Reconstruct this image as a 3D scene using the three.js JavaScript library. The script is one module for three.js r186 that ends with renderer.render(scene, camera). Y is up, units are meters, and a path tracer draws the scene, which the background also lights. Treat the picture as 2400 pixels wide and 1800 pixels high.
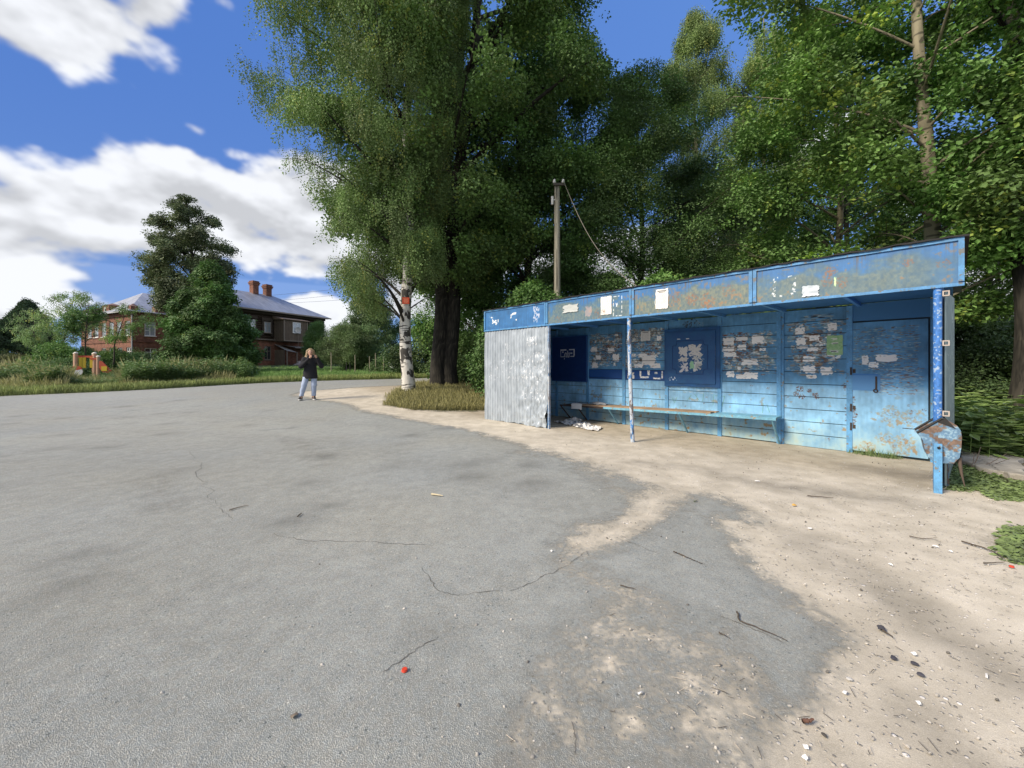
import * as THREE from 'three';
import { mergeGeometries } from 'three/addons/utils/BufferGeometryUtils.js';

// ───────────────────────── camera, sky, sun, exposure ─────────────────────────
const scene = new THREE.Scene();
const EYE = 1.4, F = 950, CX = 1200, CY = 855;               // lens constants in photograph pixels
const camera = new THREE.PerspectiveCamera(2 * Math.atan(900 / F) * 180 / Math.PI, 4 / 3, 0.05, 2500);
camera.position.set(0, EYE, 0);
camera.lookAt(0, EYE, -10);
camera.setViewOffset(2400, 1800, 0, 45, 2400, 1800);           // the phone's crop: horizon a little above the middle
const renderer = new THREE.WebGLRenderer({ antialias: true });
renderer.toneMapping = THREE.LinearToneMapping;
renderer.toneMappingExposure = 1.3;
renderer.shadowMap.enabled = true;

// seeded helpers
const rng = (seed) => () => { seed = (seed + 0x6d2b79f5) | 0; let t = Math.imul(seed ^ (seed >>> 15), 1 | seed); t = (t + Math.imul(t ^ (t >>> 7), 61 | t)) ^ t; return ((t ^ (t >>> 14)) >>> 0) / 4294967296; };
const lerp = (a, b, t) => a + (b - a) * t, clamp = (x, a = 0, b = 1) => Math.min(b, Math.max(a, x));
const sstep = (a, b, x) => { const t = clamp((x - a) / (b - a)); return t * t * (3 - 2 * t); };
const hash = (x, y, z) => { let h = Math.imul(x, 374761393) + Math.imul(y, 668265263) + Math.imul(z, 1274126177); h = Math.imul(h ^ (h >>> 13), 1274126177); h = Math.imul(h ^ (h >>> 16), 2246822519); return ((h ^ (h >>> 15)) >>> 0) / 4294967296; };
function noise2(x, y, s = 0, per = 0) {
  const ix = Math.floor(x), iy = Math.floor(y), fx = x - ix, fy = y - iy, u = fx * fx * (3 - 2 * fx), v = fy * fy * (3 - 2 * fy);
  const w = per ? (a) => ((a % per) + per) % per : (a) => a;
  const x0 = w(ix), x1 = w(ix + 1), y0 = w(iy), y1 = w(iy + 1);
  return lerp(lerp(hash(x0, y0, s), hash(x1, y0, s), u), lerp(hash(x0, y1, s), hash(x1, y1, s), u), v);
}
function noise3(x, y, z) {
  const ix = Math.floor(x), iy = Math.floor(y), iz = Math.floor(z), fx = x - ix, fy = y - iy, fz = z - iz;
  const u = fx * fx * (3 - 2 * fx), v = fy * fy * (3 - 2 * fy), w = fz * fz * (3 - 2 * fz);
  const h = (a, b, c) => hash(ix + a, iy + b, iz + c);
  return lerp(lerp(lerp(h(0, 0, 0), h(1, 0, 0), u), lerp(h(0, 1, 0), h(1, 1, 0), u), v), lerp(lerp(h(0, 0, 1), h(1, 0, 1), u), lerp(h(0, 1, 1), h(1, 1, 1), u), v), w);
}
const fbm2 = (x, y, oct = 4, s = 0, per = 0) => { let a = 0.5, t = 0, n = 0; for (let i = 0; i < oct; i++) { t += a * noise2(x, y, s + i, per); n += a; x *= 2; y *= 2; per *= 2; a *= 0.5; } return t / n; };
const fbm3 = (x, y, z, oct = 4) => { let a = 0.5, t = 0, n = 0; for (let i = 0; i < oct; i++) { t += a * noise3(x, y, z); n += a; x *= 2.03; y *= 2.03; z *= 2.03; a *= 0.5; } return t / n; };

// sky: blue air with banks of cumulus all the way round
{
  const W = 2048, Hh = 1024, data = new Float32Array(W * Hh * 4);
  const toAE = (px, py) => { const x = (px - CX) / F, y = (CY - py) / F; return [Math.atan2(x, 1), Math.atan2(y, Math.hypot(x, 1))]; };
  const banks = [];
  const bank = (px, py, rx, ry, k = 1) => { const [a, e] = toAE(px, py), [a2] = toAE(px + rx, py), [, e2] = toAE(px, py - ry); banks.push([a, e, Math.abs(a2 - a), Math.abs(e2 - e), k]); };
  bank(60, -30, 330, 150); bank(300, -10, 120, 110, 0.85); bank(0, 535, 400, 150); bank(330, 520, 290, 145); bank(600, 540, 230, 110); bank(770, 510, 170, 130); bank(400, 385, 90, 45, 0.7); bank(150, 630, 300, 60, 0.9);
  bank(760, 735, 120, 50); bank(20, 715, 110, 45); bank(1050, 640, 260, 110); bank(1950, 330, 130, 60, 0.9); bank(2380, 430, 300, 130); bank(2300, 640, 300, 90); bank(1500, 640, 260, 90); bank(520, 5, 45, 26, 0.5); bank(462, 302, 26, 12, 0.45);
  const r = rng(11);
  for (let i = 0; i < 46; i++) { const a = 1.2 + r() * 3.9; banks.push([a > Math.PI ? a - 2 * Math.PI : a, 0.05 + r() * 0.95, 0.16 + r() * 0.3, 0.07 + r() * 0.14, 0.85 + r() * 0.3]); }
  for (let j = 0; j < Hh; j++) {
    const el = ((j + 0.5) / Hh - 0.5) * Math.PI; if (el < -0.06) { for (let i = 0; i < W; i++) data.set([0.24, 0.24, 0.22, 1], (j * W + i) * 4); continue; } const ce = Math.cos(el), y = Math.sin(el);
    for (let i = 0; i < W; i++) {
      const ph = ((i + 0.5) / W - 0.5) * 2 * Math.PI, x = Math.cos(ph) * ce, z = Math.sin(ph) * ce, az = Math.atan2(x, -z), o = (j * W + i) * 4;
      const e = Math.max(0, el), t = clamp(e / 0.9), near = Math.exp(-e * 5.5);
      const side = 0.5 + 0.5 * Math.sin(az * 0.9);                       // a little paler to the right of the view, as seen
      let R = lerp(0.06, 0.058, t) + 0.17 * near + side * 0.04, G = lerp(0.155, 0.148, t) + 0.22 * near + side * 0.07, B = lerp(0.48, 0.45, t) + 0.14 * near + side * 0.1;
      let cov = -1;
      for (const [a, c, ra, re, k] of banks) { let da = Math.abs(az - a); if (da > Math.PI) da = 2 * Math.PI - da; if (da > ra * 1.9) continue; const ee = (el - c) / re; if (ee > 1.9 || ee < -1.9) continue; const q2 = da * da / (ra * ra) + ee * ee; if (q2 < 3.6) cov = Math.max(cov, k * (1 - q2 * 0.62)); }
      if (cov < -0.8 || el < -0.03) { data[o] = R; data[o + 1] = G; data[o + 2] = B; data[o + 3] = 1; continue; }
      const f = 5.2, n1 = fbm3(x * f + 7, y * f * 2.2, z * f, 6), n2 = fbm3(x * 17 + 3, y * 30, z * 17, 5);
      const dens = cov * 0.62 + 0.02 + (n1 - 0.5) * 1.7 + (n2 - 0.5) * 1.15;
      const alpha = 0.97 * sstep(0.01, 0.35, dens) * sstep(-0.02, 0.03, el);
      const thick = clamp((dens - 0.15) * 1.3), up = fbm3(x * f + 7.05, y * f * 2.2 + 0.32, z * f, 5);
      const lit = clamp(0.69 + (n1 - up) * 1.0 + (n2 - 0.5) * 0.75 - thick * 0.04, 0.5, 0.78);
      R = lerp(R, lit * 0.97, alpha); G = lerp(G, lit * 0.99, alpha); B = lerp(B, lit * 1.03, alpha);
      data[o] = R; data[o + 1] = G; data[o + 2] = B; data[o + 3] = 1;
    }
  }
  const sky = new THREE.DataTexture(data, W, Hh, THREE.RGBAFormat, THREE.FloatType);
  sky.mapping = THREE.EquirectangularReflectionMapping; sky.magFilter = sky.minFilter = THREE.LinearFilter; sky.needsUpdate = true;
  scene.background = sky; scene.environment = sky;
}
// thinly veiled sun, from the left and a little behind the viewer
const sun = new THREE.DirectionalLight(0xfff0da, 4.3);
sun.position.set(-75, 64, 42); sun.target.position.set(0, 0, 0);
sun.castShadow = true; sun.shadow.radius = 34; sun.shadow.mapSize.set(2048, 2048);
Object.assign(sun.shadow.camera, { left: -60, right: 60, top: 60, bottom: -60, near: 1, far: 260 });
scene.add(sun, sun.target);

// ───────────────────────── small toolbox ─────────────────────────
const V = (x, y, z) => new THREE.Vector3(x, y, z);
const taken = new Map();
function numbered(name) { const n = taken.get(name) || 0; taken.set(name, n + 1); return n ? name + '_' + String(n).padStart(3, '0') : name; }
const DROP = ['uv1', 'uv2', 'tangent'];
function merged(geos) {
  const list = (Array.isArray(geos) ? geos : [geos]).map((g) => { const k = g.index ? g.toNonIndexed() : g; DROP.forEach((a) => k.attributes[a] && k.deleteAttribute(a)); return k; });
  return list.length === 1 ? list[0] : mergeGeometries(list, false);
}
function obj(name, geos, mat, parent = scene) {
  const m = new THREE.Mesh(merged(geos), mat); m.name = parent === scene ? numbered(name) : name; m.castShadow = m.receiveShadow = true; parent.add(m); return m;
}
function thing(name, label, category, p = V(0, 0, 0), turn = 0, group) {
  const o = new THREE.Group(); o.name = numbered(name); o.position.copy(p); o.rotation.y = turn; o.userData = { label, category }; if (group) o.userData.group = group; scene.add(o); return o;
}
function tag(o, label, category, group) { Object.assign(o.userData, { label, category }); if (group) o.userData.group = group; return o; }
function struct(o) { o.userData.kind = 'structure'; return o; }
const box = (w, h, d, x = 0, y = 0, z = 0) => new THREE.BoxGeometry(w, h, d).translate(x, y, z);
function metric(g, s = 1) {                                             // uv in metres by the facing of each face
  g = g.index ? g.toNonIndexed() : g; const p = g.attributes.position, n = g.attributes.normal, uv = new Float32Array(p.count * 2);
  for (let i = 0; i < p.count; i++) {
    const a = Math.abs(n.getX(i)), b = Math.abs(n.getY(i)), c = Math.abs(n.getZ(i));
    const [u, v] = b > a && b > c ? [p.getX(i), p.getZ(i)] : a > c ? [p.getZ(i), p.getY(i)] : [p.getX(i), p.getY(i)];
    uv[i * 2] = u / s; uv[i * 2 + 1] = v / s;
  }
  g.setAttribute('uv', new THREE.BufferAttribute(uv, 2)); return g;
}
function tube(pts, rad, sides = 7, cap = true) {                         // tapered tube along points, uv in metres
  const pos = [], nor = [], uv = [], idx = []; let len = 0;
  const ref = V(0.31, 0.12, 0.94).normalize();
  for (let i = 0; i < pts.length; i++) {
    const t = V().subVectors(pts[Math.min(i + 1, pts.length - 1)], pts[Math.max(i - 1, 0)]).normalize();
    const a = V().crossVectors(t, Math.abs(t.dot(ref)) > 0.95 ? V(1, 0, 0) : ref).normalize(), b = V().crossVectors(t, a);
    if (i) len += pts[i].distanceTo(pts[i - 1]);
    const r = Array.isArray(rad) ? rad[i] : rad;
    for (let k = 0; k <= sides; k++) {
      const w = k / sides * 2 * Math.PI, c = Math.cos(w), s = Math.sin(w), nx = a.x * c + b.x * s, ny = a.y * c + b.y * s, nz = a.z * c + b.z * s;
      pos.push(pts[i].x + nx * r, pts[i].y + ny * r, pts[i].z + nz * r); nor.push(nx, ny, nz); uv.push(k / sides, len);
    }
  }
  const row = sides + 1;
  for (let i = 0; i < pts.length - 1; i++) for (let k = 0; k < sides; k++) { const q = i * row + k; idx.push(q, q + 1, q + row, q + 1, q + row + 1, q + row); }
  if (cap) for (const [i, f] of [[0, 0], [pts.length - 1, 1]]) for (let k = 1; k < sides - 1; k++) { const q = i * row; f ? idx.push(q, q + k, q + k + 1) : idx.push(q, q + k + 1, q + k); }
  const g = new THREE.BufferGeometry(); g.setAttribute('position', new THREE.Float32BufferAttribute(pos, 3)); g.setAttribute('normal', new THREE.Float32BufferAttribute(nor, 3)); g.setAttribute('uv', new THREE.Float32BufferAttribute(uv, 2)); g.setIndex(idx);
  return g;
}
function tris(list, uvs) {                                              // flat triangles from a list of corners
  const g = new THREE.BufferGeometry(); g.setAttribute('position', new THREE.Float32BufferAttribute(list.flat(), 3));
  g.setAttribute('uv', new THREE.Float32BufferAttribute(uvs ? uvs.flat() : list.flatMap((p) => [p[0], p[2]]), 2)); g.computeVertexNormals(); return g;
}
const quad = (a, b, c, d) => tris([a, b, c, a, c, d], [[0, 0], [1, 0], [1, 1], [0, 0], [1, 1], [0, 1]]);
function grid(nu, nv, fn) {                                             // surface fn(u,v) -> [x,y,z], uv 0..1
  const pos = [], uv = [], idx = [];
  for (let j = 0; j <= nv; j++) for (let i = 0; i <= nu; i++) { pos.push(...fn(i / nu, j / nv)); uv.push(i / nu, j / nv); }
  for (let j = 0; j < nv; j++) for (let i = 0; i < nu; i++) { const q = j * (nu + 1) + i; idx.push(q, q + 1, q + nu + 2, q, q + nu + 2, q + nu + 1); }
  const g = new THREE.BufferGeometry(); g.setAttribute('position', new THREE.Float32BufferAttribute(pos, 3)); g.setAttribute('uv', new THREE.Float32BufferAttribute(uv, 2)); g.setIndex(idx); g.computeVertexNormals(); return g;
}
function inst(name, geo, mat, list, parent) {                           // list of [Matrix4, Color]
  const m = new THREE.InstancedMesh(geo, mat, list.length); m.name = parent === scene ? numbered(name) : name;
  list.forEach(([a, c], i) => { m.setMatrixAt(i, a); m.setColorAt(i, c); }); m.castShadow = m.receiveShadow = true; parent.add(m); return m;
}
function pixelTex(w, h, fn, srgb = true, wrap = true) {
  const d = new Uint8Array(w * h * 4);
  for (let y = 0; y < h; y++) for (let x = 0; x < w; x++) { const c = fn(x / w, y / h, x, y), o = (y * w + x) * 4; if (typeof c === 'number') d[o] = d[o + 1] = d[o + 2] = c; else { d[o] = c[0]; d[o + 1] = c[1]; d[o + 2] = c[2]; } d[o + 3] = 255; }
  const t = new THREE.DataTexture(d, w, h); t.magFilter = THREE.LinearFilter; if (srgb) t.colorSpace = THREE.SRGBColorSpace; if (wrap) t.wrapS = t.wrapT = THREE.RepeatWrapping; t.needsUpdate = true; return t;
}
function canvasTex(w, h, draw, srgb = true, wrap = false) {
  const c = document.createElement('canvas'); c.width = w; c.height = h; draw(c.getContext('2d'), w, h);
  const t = new THREE.CanvasTexture(c); if (srgb) t.colorSpace = THREE.SRGBColorSpace; if (wrap) t.wrapS = t.wrapT = THREE.RepeatWrapping; return t;
}
const std = (o) => new THREE.MeshStandardMaterial({ roughness: 0.85, metalness: 0, ...o });
const rgb = (r, g, b) => new THREE.Color().setRGB(r, g, b);
const css = (r, g, b, a = 1) => `rgba(${r | 0},${g | 0},${b | 0},${a})`;

// ───────────────────────── the lie of the land ─────────────────────────
const HT = [[-400, 0], [9, 0], [10, 0.04], [13.5, 0.22], [16, 0.38], [20, 0.47], [27, 0.66], [45, 1.27], [60, 1.6], [100, 2], [1500, 3]];
function Hd(d) { for (let i = 1; i < HT.length; i++) if (d < HT[i][0]) return lerp(HT[i - 1][1], HT[i][1], (d - HT[i - 1][0]) / (HT[i][0] - HT[i - 1][0])); return 3; }
const Hs = (d) => (Hd(d - 1.2) + Hd(d - 0.4) + Hd(d + 0.4) + Hd(d + 1.2)) / 4;
const H = (x, d) => Hs(d - 3 * sstep(-4, 0, x)) * 1.0;
const gnd = (x, d, up = 0) => V(x, H(x, d) + up, -d);
function G(px, py) {                                                   // where the line of sight through a photograph pixel meets the land
  const x = (px - CX) / F, y = (CY - py) / F; let d = 0.5, s = 0.25;
  for (let i = 0; i < 900; i++) { const e = EYE + y * d - H(x * d, d); if (e <= 0) { if (s < 0.003) break; d -= s; s /= 2; } d += s; if (d > 120) break; }
  return V(x * d, H(x * d, d), -d);
}
const at = (px, py, d) => V((px - CX) / F * d, EYE + (CY - py) / F * d, -d);

const axis = (parts) => { const a = []; for (const [from, to, step] of parts) for (let v = from; v < to - 1e-6; v += step) a.push(+v.toFixed(4)); a.push(parts[parts.length - 1][1]); return a; };
function sheet(xs, ds, up, colour) {
  const pos = [], uv = [], uv1 = [], col = [], idx = [];
  for (const d of ds) for (const x of xs) { pos.push(x, H(x, d) + up, -d); uv.push(x, d); uv1.push((x + 22) / 32, (d - 0) / 28); const c = colour(x, d); col.push(c[0], c[1], c[2]); }
  const n = xs.length;
  for (let j = 0; j < ds.length - 1; j++) for (let i = 0; i < n - 1; i++) { const q = j * n + i; idx.push(q, q + 1, q + n + 1, q, q + n + 1, q + n); }
  const g = new THREE.BufferGeometry(); g.setAttribute('position', new THREE.Float32BufferAttribute(pos, 3)); g.setAttribute('uv', new THREE.Float32BufferAttribute(uv, 2)); g.setAttribute('uv1', new THREE.Float32BufferAttribute(uv1, 2)); g.setAttribute('color', new THREE.Float32BufferAttribute(col, 3)); g.setIndex(idx); g.computeVertexNormals(); return g;
}
const NX = [[-14, 10, 0.2]], ND = [[0, 16, 0.2]];
const nearX = axis([[-60, -24, 1.2], [-24, -14, 0.4], ...NX, [10, 13, 0.5]]), nearD = axis([[-14, -2, 1], [-2, 0, 0.5], ...ND, [16, 32, 0.4]]);
const wideX = axis([[-600, -60, 20], [-60, -24, 1.2], [-24, -14, 0.4], ...NX, [10, 13, 0.5], [13, 60, 1], [60, 600, 20]]), wideD = axis([[-300, -14, 11], [-14, -2, 1], [-2, 0, 0.5], ...ND, [16, 32, 0.4], [32, 80, 1], [80, 900, 20]]);

// plan of what lies where: masks drawn in plan, 64 pixels to the metre
const MW = 2048, MH = 1792, MX = (x) => (x + 22) * 64, MD = (d) => d * 64;
function planMask(draw, warp, soft, seed) {
  const c = document.createElement('canvas'); c.width = MW; c.height = MH; const g = c.getContext('2d');
  const poly = (pts, v, world) => { g.fillStyle = css(v, v, v); g.beginPath(); pts.forEach((p, i) => { const q = world ? V(p[0], 0, -p[1]) : G(p[0], p[1]); g[i ? 'lineTo' : 'moveTo'](MX(q.x), MD(-q.z)); }); g.closePath(); g.fill(); };
  draw(g, poly);
  const src = g.getImageData(0, 0, MW, MH).data, out = new Uint8Array(MW * MH * 4);
  const look = (x, y) => src[(clamp(y | 0, 0, MH - 1) * MW + clamp(x | 0, 0, MW - 1)) * 4];
  for (let y = 0; y < MH; y++) for (let x = 0; x < MW; x++) {
    const a = x / 64, b = y / 64, near = 0.35 + 0.65 * clamp(b / 6), z0 = look(x, y), rr = 42 * near, o0 = (y * MW + x) * 4;
    if ([[1, 0], [-1, 0], [0, 1], [0, -1], [0.7, 0.7], [-0.7, -0.7], [0.7, -0.7], [-0.7, 0.7], [0.5, 0], [-0.5, 0], [0, 0.5], [0, -0.5]].every(([i, j]) => look(x + i * rr, y + j * rr) === z0) && (z0 === 0 || z0 === 255)) { out[o0] = out[o0 + 1] = out[o0 + 2] = z0; out[o0 + 3] = 255; continue; }
    const wx = (fbm2(a * 1.7, b * 1.7, 5, seed) - 0.5) * warp * near * 64, wy = (fbm2(a * 1.7 + 40, b * 1.7, 5, seed + 9) - 0.5) * warp * near * 64;
    let v = 0; const s = soft * near * 64;
    for (const [i, j] of [[0, 0], [1, 0.3], [-1, -0.3], [0.3, -1], [-0.3, 1], [0.6, 0.6], [-0.6, -0.6], [1.5, -0.8], [-1.5, 0.8], [0.8, 1.5], [-0.8, -1.5]]) v += look(x + wx + i * s, y + wy + j * s);
    v /= 11; const f = (fbm2(a * 9, b * 9, 4, seed + 3) - 0.5) * 2.2 + (hash(x, y, 5) - 0.5) * 1.1;
    const e = v / 255, k = clamp(e + f * 0.58 * (1 - Math.abs(e - 0.5) * 2) + f * 0.04), o = (y * MW + x) * 4;
    out[o] = out[o + 1] = out[o + 2] = k * 255; out[o + 3] = 255;
  }
  const t = new THREE.DataTexture(out, MW, MH); t.magFilter = THREE.LinearFilter; t.channel = 1; t.needsUpdate = true; t.userData.bytes = out; return t;
}
const verge = [[-60, 13.6], [-30, 13.9]];                                 // far-left edge of the road, in plan
const vergePx = [[0, 929], [217, 920], [362, 913], [506, 904], [615, 898], [745, 893], [945, 888], [1014, 886], [1125, 884], [1290, 882]];
const sandEdge = [[1290, 889], [1125, 893], [1014, 897], [945, 903], [844, 908], [760, 914], [700, 920], [686, 926], [720, 934], [745, 938], [771, 941], [821, 950], [841, 962], [872, 970], [922, 978], [1000, 990], [1085, 1008], [1139, 1022], [1302, 1066], [1380, 1092], [1470, 1130], [1545, 1156], [1480, 1200], [1395, 1245], [1362, 1284], [1385, 1292], [1440, 1262], [1520, 1210], [1585, 1165], [1650, 1162], [1720, 1183], [1772, 1216], [1753, 1226], [1688, 1212], [1640, 1207], [1667, 1229], [1721, 1262], [1732, 1288], [1770, 1326], [1824, 1375], [1840, 1419], [1895, 1451], [1972, 1495], [1930, 1532], [1962, 1565], [1905, 1614], [1842, 1686], [1790, 1657], [1764, 1587], [1730, 1516], [1690, 1480], [1700, 1600], [1730, 1800]];
const asphaltMask = planMask((g, poly) => {
  g.fillStyle = '#000'; g.fillRect(0, 0, MW, MH);
  poly([...vergePx, ...sandEdge].concat([]), 255);
  // everything left of and nearer than those lines
  g.fillStyle = '#fff'; g.beginPath();
  const q = [...sandEdge.map((p) => G(...p))];
  g.moveTo(MX(-22), MD(14.1)); vergePx.forEach((p) => { const k = G(...p); g.lineTo(MX(k.x), MD(-k.z)); }); q.forEach((k) => g.lineTo(MX(k.x), MD(-k.z)));
  g.lineTo(MX(0.75), 0); g.lineTo(0, 0); g.closePath(); g.fill();
  poly([[1560, 1430], [1420, 1350], [1330, 1300], [1300, 1330], [1390, 1400], [1500, 1440]], 120);                      // dust lying on the asphalt
  poly([[1640, 1440], [1760, 1600], [1830, 1690], [1800, 1800], [1640, 1800], [1600, 1640], [1560, 1500]], 105);
  poly([[1180, 1800], [1260, 1560], [1330, 1450], [1500, 1400], [1600, 1460], [1660, 1560], [1740, 1680], [1700, 1800]], 150);
  poly([[1560, 1430], [1420, 1350], [1330, 1300], [1300, 1330], [1390, 1400], [1500, 1440]], 110); poly([[1340, 1480], [1480, 1470], [1560, 1560], [1500, 1640], [1380, 1600]], 105); poly([[1640, 1440], [1760, 1600], [1830, 1690], [1800, 1800], [1640, 1800], [1600, 1640], [1560, 1500]], 95); poly([[1250, 1700], [1400, 1640], [1500, 1720], [1480, 1800], [1230, 1800]], 115);
  poly([[1180, 1060], [1270, 1050], [1300, 1062], [1250, 1075]], 170); poly([[1380, 1075], [1440, 1140], [1520, 1165], [1500, 1185], [1400, 1150], [1330, 1090]], 170);
  poly([[320, 1120], [400, 1130], [415, 1200], [350, 1215]], 200); poly([[650, 1020], [720, 1040], [760, 1085], [720, 1080]], 205); poly([[920, 1500], [1060, 1440], [1080, 1475], [960, 1540]], 195);
  poly([[1580, 1128], [1490, 1178], [1385, 1232], [1325, 1285], [1350, 1318], [1410, 1305], [1480, 1262], [1570, 1205], [1640, 1160]], 0);
}, 0.4, 0.13, 21);
const sandMask = planMask((g, poly) => {
  g.fillStyle = '#fff'; g.fillRect(0, 0, MW, MH);
  g.fillStyle = '#000'; g.beginPath(); g.moveTo(0, MH); g.lineTo(0, MD(14.35)); vergePx.forEach((p) => { const k = G(p[0], p[1] - 1.5); g.lineTo(MX(k.x), MD(-k.z)); }); g.lineTo(MW, MD(20)); g.lineTo(MW, MH); g.closePath(); g.fill();
  poly([[905, 948], [918, 925], [975, 899], [1014, 896], [1125, 892], [1290, 888], [1290, 930], [1180, 950], [1138, 964], [1024, 963], [948, 960]], 0);
  poly([[0.2, 12.2], [6.6, 6.0], [7.2, 5.6], [12, 4.6], [12, 30], [0, 30]], 0, true);                                 // behind the shelter
  poly([[2242, 1088], [2275, 1138], [2345, 1152], [2420, 1172], [2420, 1000], [2240, 1000]], 0);
  poly([[2372, 1240], [2420, 1235], [2420, 1330], [2385, 1318]], 0);
}, 0.5, 0.14, 33);

const asphaltK = (p) => asphaltMask.userData.bytes[(clamp(Math.round(MD(-p.z)), 0, MH - 1) * MW + clamp(Math.round(MX(p.x)), 0, MW - 1)) * 4] / 255;
const sandK = (p) => sandMask.userData.bytes[(clamp(Math.round(MD(-p.z)), 0, MH - 1) * MW + clamp(Math.round(MX(p.x)), 0, MW - 1)) * 4] / 255;

// grain of the three grounds
function worley(u, v, n, seed) { let m1 = 9, m2 = 9, id = 0; const x = u * n, y = v * n, ix = Math.floor(x), iy = Math.floor(y); for (let j = -1; j < 2; j++) for (let i = -1; i < 2; i++) { const a = (ix + i + n) % n, b = (iy + j + n) % n, dx = ix + i + hash(a, b, seed) - x, dy = iy + j + hash(a, b, seed + 1) - y, q = dx * dx + dy * dy; if (q < m1) { m2 = m1; m1 = q; id = hash(a, b, seed + 2); } else if (q < m2) m2 = q; } return [Math.sqrt(m1), Math.sqrt(m2), id]; }
const asphaltBump = new Uint8Array(1280 * 1280);
const asphaltTex = pixelTex(1280, 1280, (u, v, x, y) => {
  const [a, b, id] = worley(u, v, 300, 3), [c, , id2] = worley(u, v, 95, 7), f = fbm2(u * 24, v * 24, 4, 2, 24), g = hash(x, y, 1);
  const edge = sstep(0.02, 0.3, b - a); let l = 166 + (id - 0.5) * 46 * edge - (1 - edge) * 10 + (f - 0.5) * 22 + (g - 0.5) * 34;
  if (id2 > 0.975 && c < 0.12 + 6 * (id2 - 0.975)) l += 40; if (id2 < 0.022 && c < 0.26) l -= 40;
  asphaltBump[y * 1280 + x] = clamp(edge * (0.3 + 0.55 * id) + 0.08 * f, 0, 1) * 255;
  const warm = (id2 - 0.5) * 4; return [clamp(l - 2 + warm, 0, 255), clamp(l + 1, 0, 255), clamp(l - 3 - warm, 0, 255)];
});
const asphaltBumpTex = pixelTex(1280, 1280, (u, v, x, y) => asphaltBump[y * 1280 + x], false);
const sandBump = new Uint8Array(1280 * 1280);
const sandTex = pixelTex(1280, 1280, (u, v, x, y) => {
  const f = fbm2(u * 14, v * 14, 5, 12, 14), g = hash(x, y, 9), [a, , id] = worley(u, v, 120, 17), [c, , id3] = worley(u, v, 38, 27);
  let l = 182 + (f - 0.5) * 42 + (g - 0.5) * 34, h = f * 0.6 + g * 0.12, w = 1;
  if (id > 0.86 && a < 0.14 + 1.6 * (id - 0.86)) { l += (hash(id * 1e6 | 0, 3, 3) - 0.55) * 95; h += 0.3; w = 0.6; }
  if (id3 > 0.95 && c < 0.05 + 2.4 * (id3 - 0.95)) { l += (id3 > 0.95 ? 46 : -46); h += 0.45; w = 0.4; }
  sandBump[y * 1280 + x] = clamp(h, 0, 1) * 255;
  return [clamp(l + 5 * w, 0, 255), clamp(l - 1 * w, 0, 255), clamp(l - 17 * w, 0, 255)];
});
const sandBumpTex = pixelTex(1280, 1280, (u, v, x, y) => sandBump[y * 1280 + x], false);
const soilTex = pixelTex(512, 512, (u, v, x, y) => { const f = fbm2(u * 10, v * 10, 5, 40, 10), g = hash(x, y, 4); const l = 120 + (f - 0.5) * 90 + (g - 0.5) * 40; return [l, l, l * 0.93]; });
for (const t of [asphaltTex, asphaltBumpTex]) t.repeat.set(1 / 1.9, 1 / 1.9);
for (const t of [sandTex, sandBumpTex]) t.repeat.set(1 / 2.3, 1 / 2.3);
soilTex.repeat.set(0.4, 0.4);

const ground = struct(obj('ground', sheet(wideX, wideD, 0, (x, d) => {
  const n = fbm2(x * 0.6, d * 0.6, 4, 60); let c = [0.2 + 0.12 * n, 0.25 + 0.12 * n, 0.09 + 0.04 * n];
  if (d > 24 && x < 4) c = [0.18 + 0.08 * n, 0.3 + 0.12 * n, 0.07]; if (x > 1 && d > 5) c = [0.13 + 0.08 * n, 0.12 + 0.07 * n, 0.06]; return c;
}), std({ map: soilTex, vertexColors: true, roughness: 1 })));
const keepUV1 = (name, g, mat) => { const m = new THREE.Mesh(g, mat); m.name = name; m.receiveShadow = true; scene.add(m); return struct(m); };
const segd = (path) => { const p = path.map((q) => G(...q)); return (x, d) => { let m = 9; for (let i = 0; i < p.length - 1; i++) { const ax = p[i].x, ad = -p[i].z, bx = p[i + 1].x - ax, bd = -p[i + 1].z - ad, t = clamp(((x - ax) * bx + (d - ad) * bd) / (bx * bx + bd * bd)); m = Math.min(m, Math.hypot(x - ax - bx * t, d - ad - bd * t)); } return m; }; };
const rut1 = segd([[1870, 1265], [1990, 1335], [2090, 1395], [2150, 1440], [2250, 1505], [2420, 1610]]), rut2 = segd([[1490, 1085], [1620, 1098], [1760, 1130], [1900, 1152], [2150, 1180]]), rut3 = segd([[2040, 1100], [2120, 1112], [2190, 1120]]), rut4 = segd([[2030, 1640], [2130, 1690], [2260, 1780]]);
const rut = (x, d) => { const w = 0.75 + 0.6 * noise2(x * 3, d * 3, 88), f = (m, q) => Math.exp(-((m / (q * w)) ** 2)); return clamp(Math.max(f(rut1(x, d), 0.13), 0.75 * f(rut2(x, d), 0.14), 0.9 * f(rut3(x, d), 0.3), 0.6 * f(rut4(x, d), 0.09)) * (0.7 + 0.6 * noise2(x * 2 + 7, d * 2, 89))); };
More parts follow.
